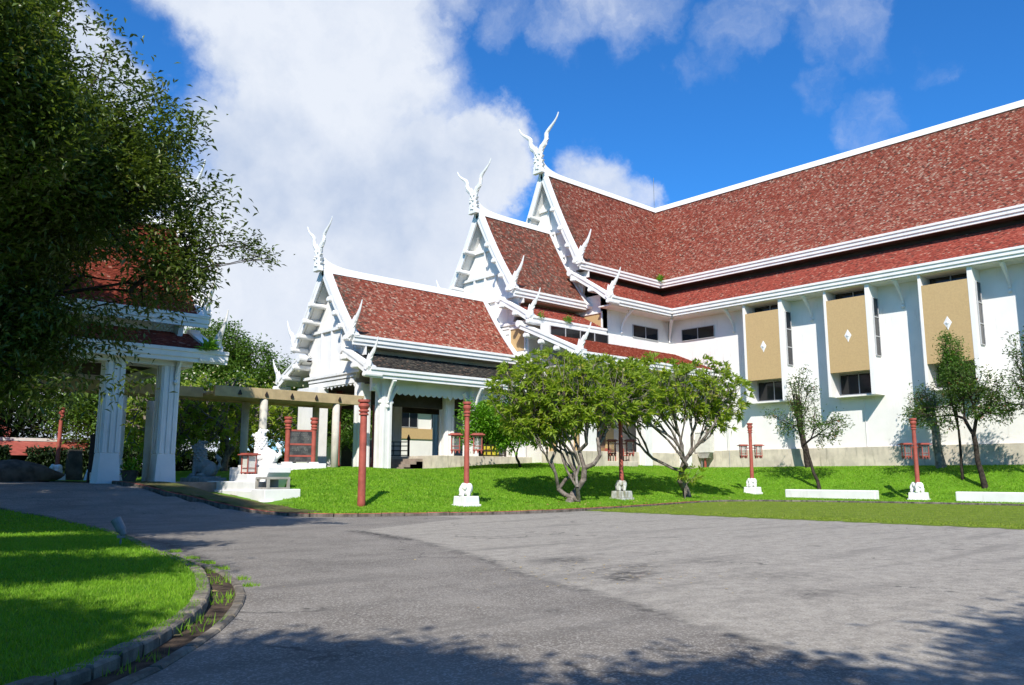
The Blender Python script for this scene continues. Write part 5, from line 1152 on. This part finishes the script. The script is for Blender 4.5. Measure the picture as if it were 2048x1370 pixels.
# ferns sprouting from the gutters
for x, y, z, s, lb in ((60.9, 45.9, 19.5, .42, 'small fern growing in the upper gutter at the inner roof corner'), (46.3, 44.0, 13.5, .3, 'tiny weed in the gutter below the middle roof, right one'), (43.3, 44.0, 13.5, .2, 'tiny weed beside the lower finial of the middle porch'), (16.6, 41.2, 7.9, .5, 'weed hanging over the pavilion gutter end')):
    n = 90; t = thing('gutter_weed', lb, 'plant', (x, y, z)); D = RNG.normal(0, 1, (n, 3)); D[:, 2] = np.abs(D[:, 2])*1.3
    leaf_mesh('leaves', RNG.normal(0, .12, (n, 3))+np.array((0, 0, .1)), D, s*1.2, s*.22, L_BRIGHT, t, RNG)
leaf_mesh('leaves', RNG.normal(0, .18, (120, 3))+np.array((0, 0, .75)), RNG.normal(0, 1, (120, 3))+np.array((0, 0, .6)), .35, .1, L_BRIGHT, pt, RNG)
# trees behind the camera, whose shade falls over the drive and the left lawn
sh, chh = math.sin(rad(HEAD)), math.cos(rad(HEAD))
def dr(D, r): return D*sh+r*chh, D*chh-r*sh
def back_tree(D, r, z, rr, rz_, sd, lb, nt_=1500, tr=None):
    x, y = dr(D, r); tx, ty = dr(*(tr or (D-5, r)))
    tree('shade_tree', lb, 'tree', (tx, ty, 0), (tx+(x-tx)*.2, ty+(y-ty)*.2, max(3, z*.45)), [(x, y, z, rr, rr, rz_), (x-rr*.6, y+rr*.5, z-.3, rr*.6, rr*.6, rz_*.7), (x+rr*.6, y-rr*.5, z+.2, rr*.6, rr*.6, rz_*.7)], nt_, .35, L_BIG, BARKD, .26, .11, 34, sd, spread=.34, style='scatter', group='shade trees behind the viewer', shell=.2, zmin=5.2)
back_tree(-2.5, 7.6, 8.6, 2.9, 2.0, 81, 'shade tree behind the viewer on the right')
back_tree(-4.9, 1.6, 7.8, 2.7, 1.6, 82, 'shade tree behind the viewer in the middle')
back_tree(-3.3, -2.7, 8.2, 1.5, 1.3, 83, 'shade tree behind the viewer, left of the middle', 620)
back_tree(-2.6, -6.9, 9.0, 1.9, 1.6, 84, 'shade tree behind the viewer on the left', 420)
back_tree(8.4, -10.6, 9.2, 2.0, 1.4, 85, 'shade tree at the far left beside the viewer', 420, (4, -16))
back_tree(3.4, -8.7, 9.0, 1.9, 1.4, 87, 'smaller shade tree left of the viewer', 380, (1, -14))
back_tree(-7.5, 12.5, 11.5, 3.0, 2.5, 86, 'shade tree far right behind the viewer')
# unseen belt of tall trees, added behind the viewer to block low sky light
for i, r in enumerate((-46, -34, -22, -10, 3, 16, 29, 42)):
    D = -24+3*math.sin(i*2.1); x, y = dr(D, r)
    tree('shade_tree', 'tall unseen tree in the belt added behind the viewer, number %s from the left' % ('one', 'two', 'three', 'four', 'five', 'six', 'seven', 'eight')[i], 'tree', (x, y, 0), (x, y, 4), [(x, y, 9.5, 6.5, 6.5, 5.5), (x+3, y-3, 6, 5, 5, 4), (x-3, y+3, 6, 5, 5, 4)], 420, .4, L_BG, BARKD, .75, .4, 14, 90+i, spread=.8, style='scatter', group='unseen belt of trees added to block sky light', shell=.5, crook=.12, rmin=.03)
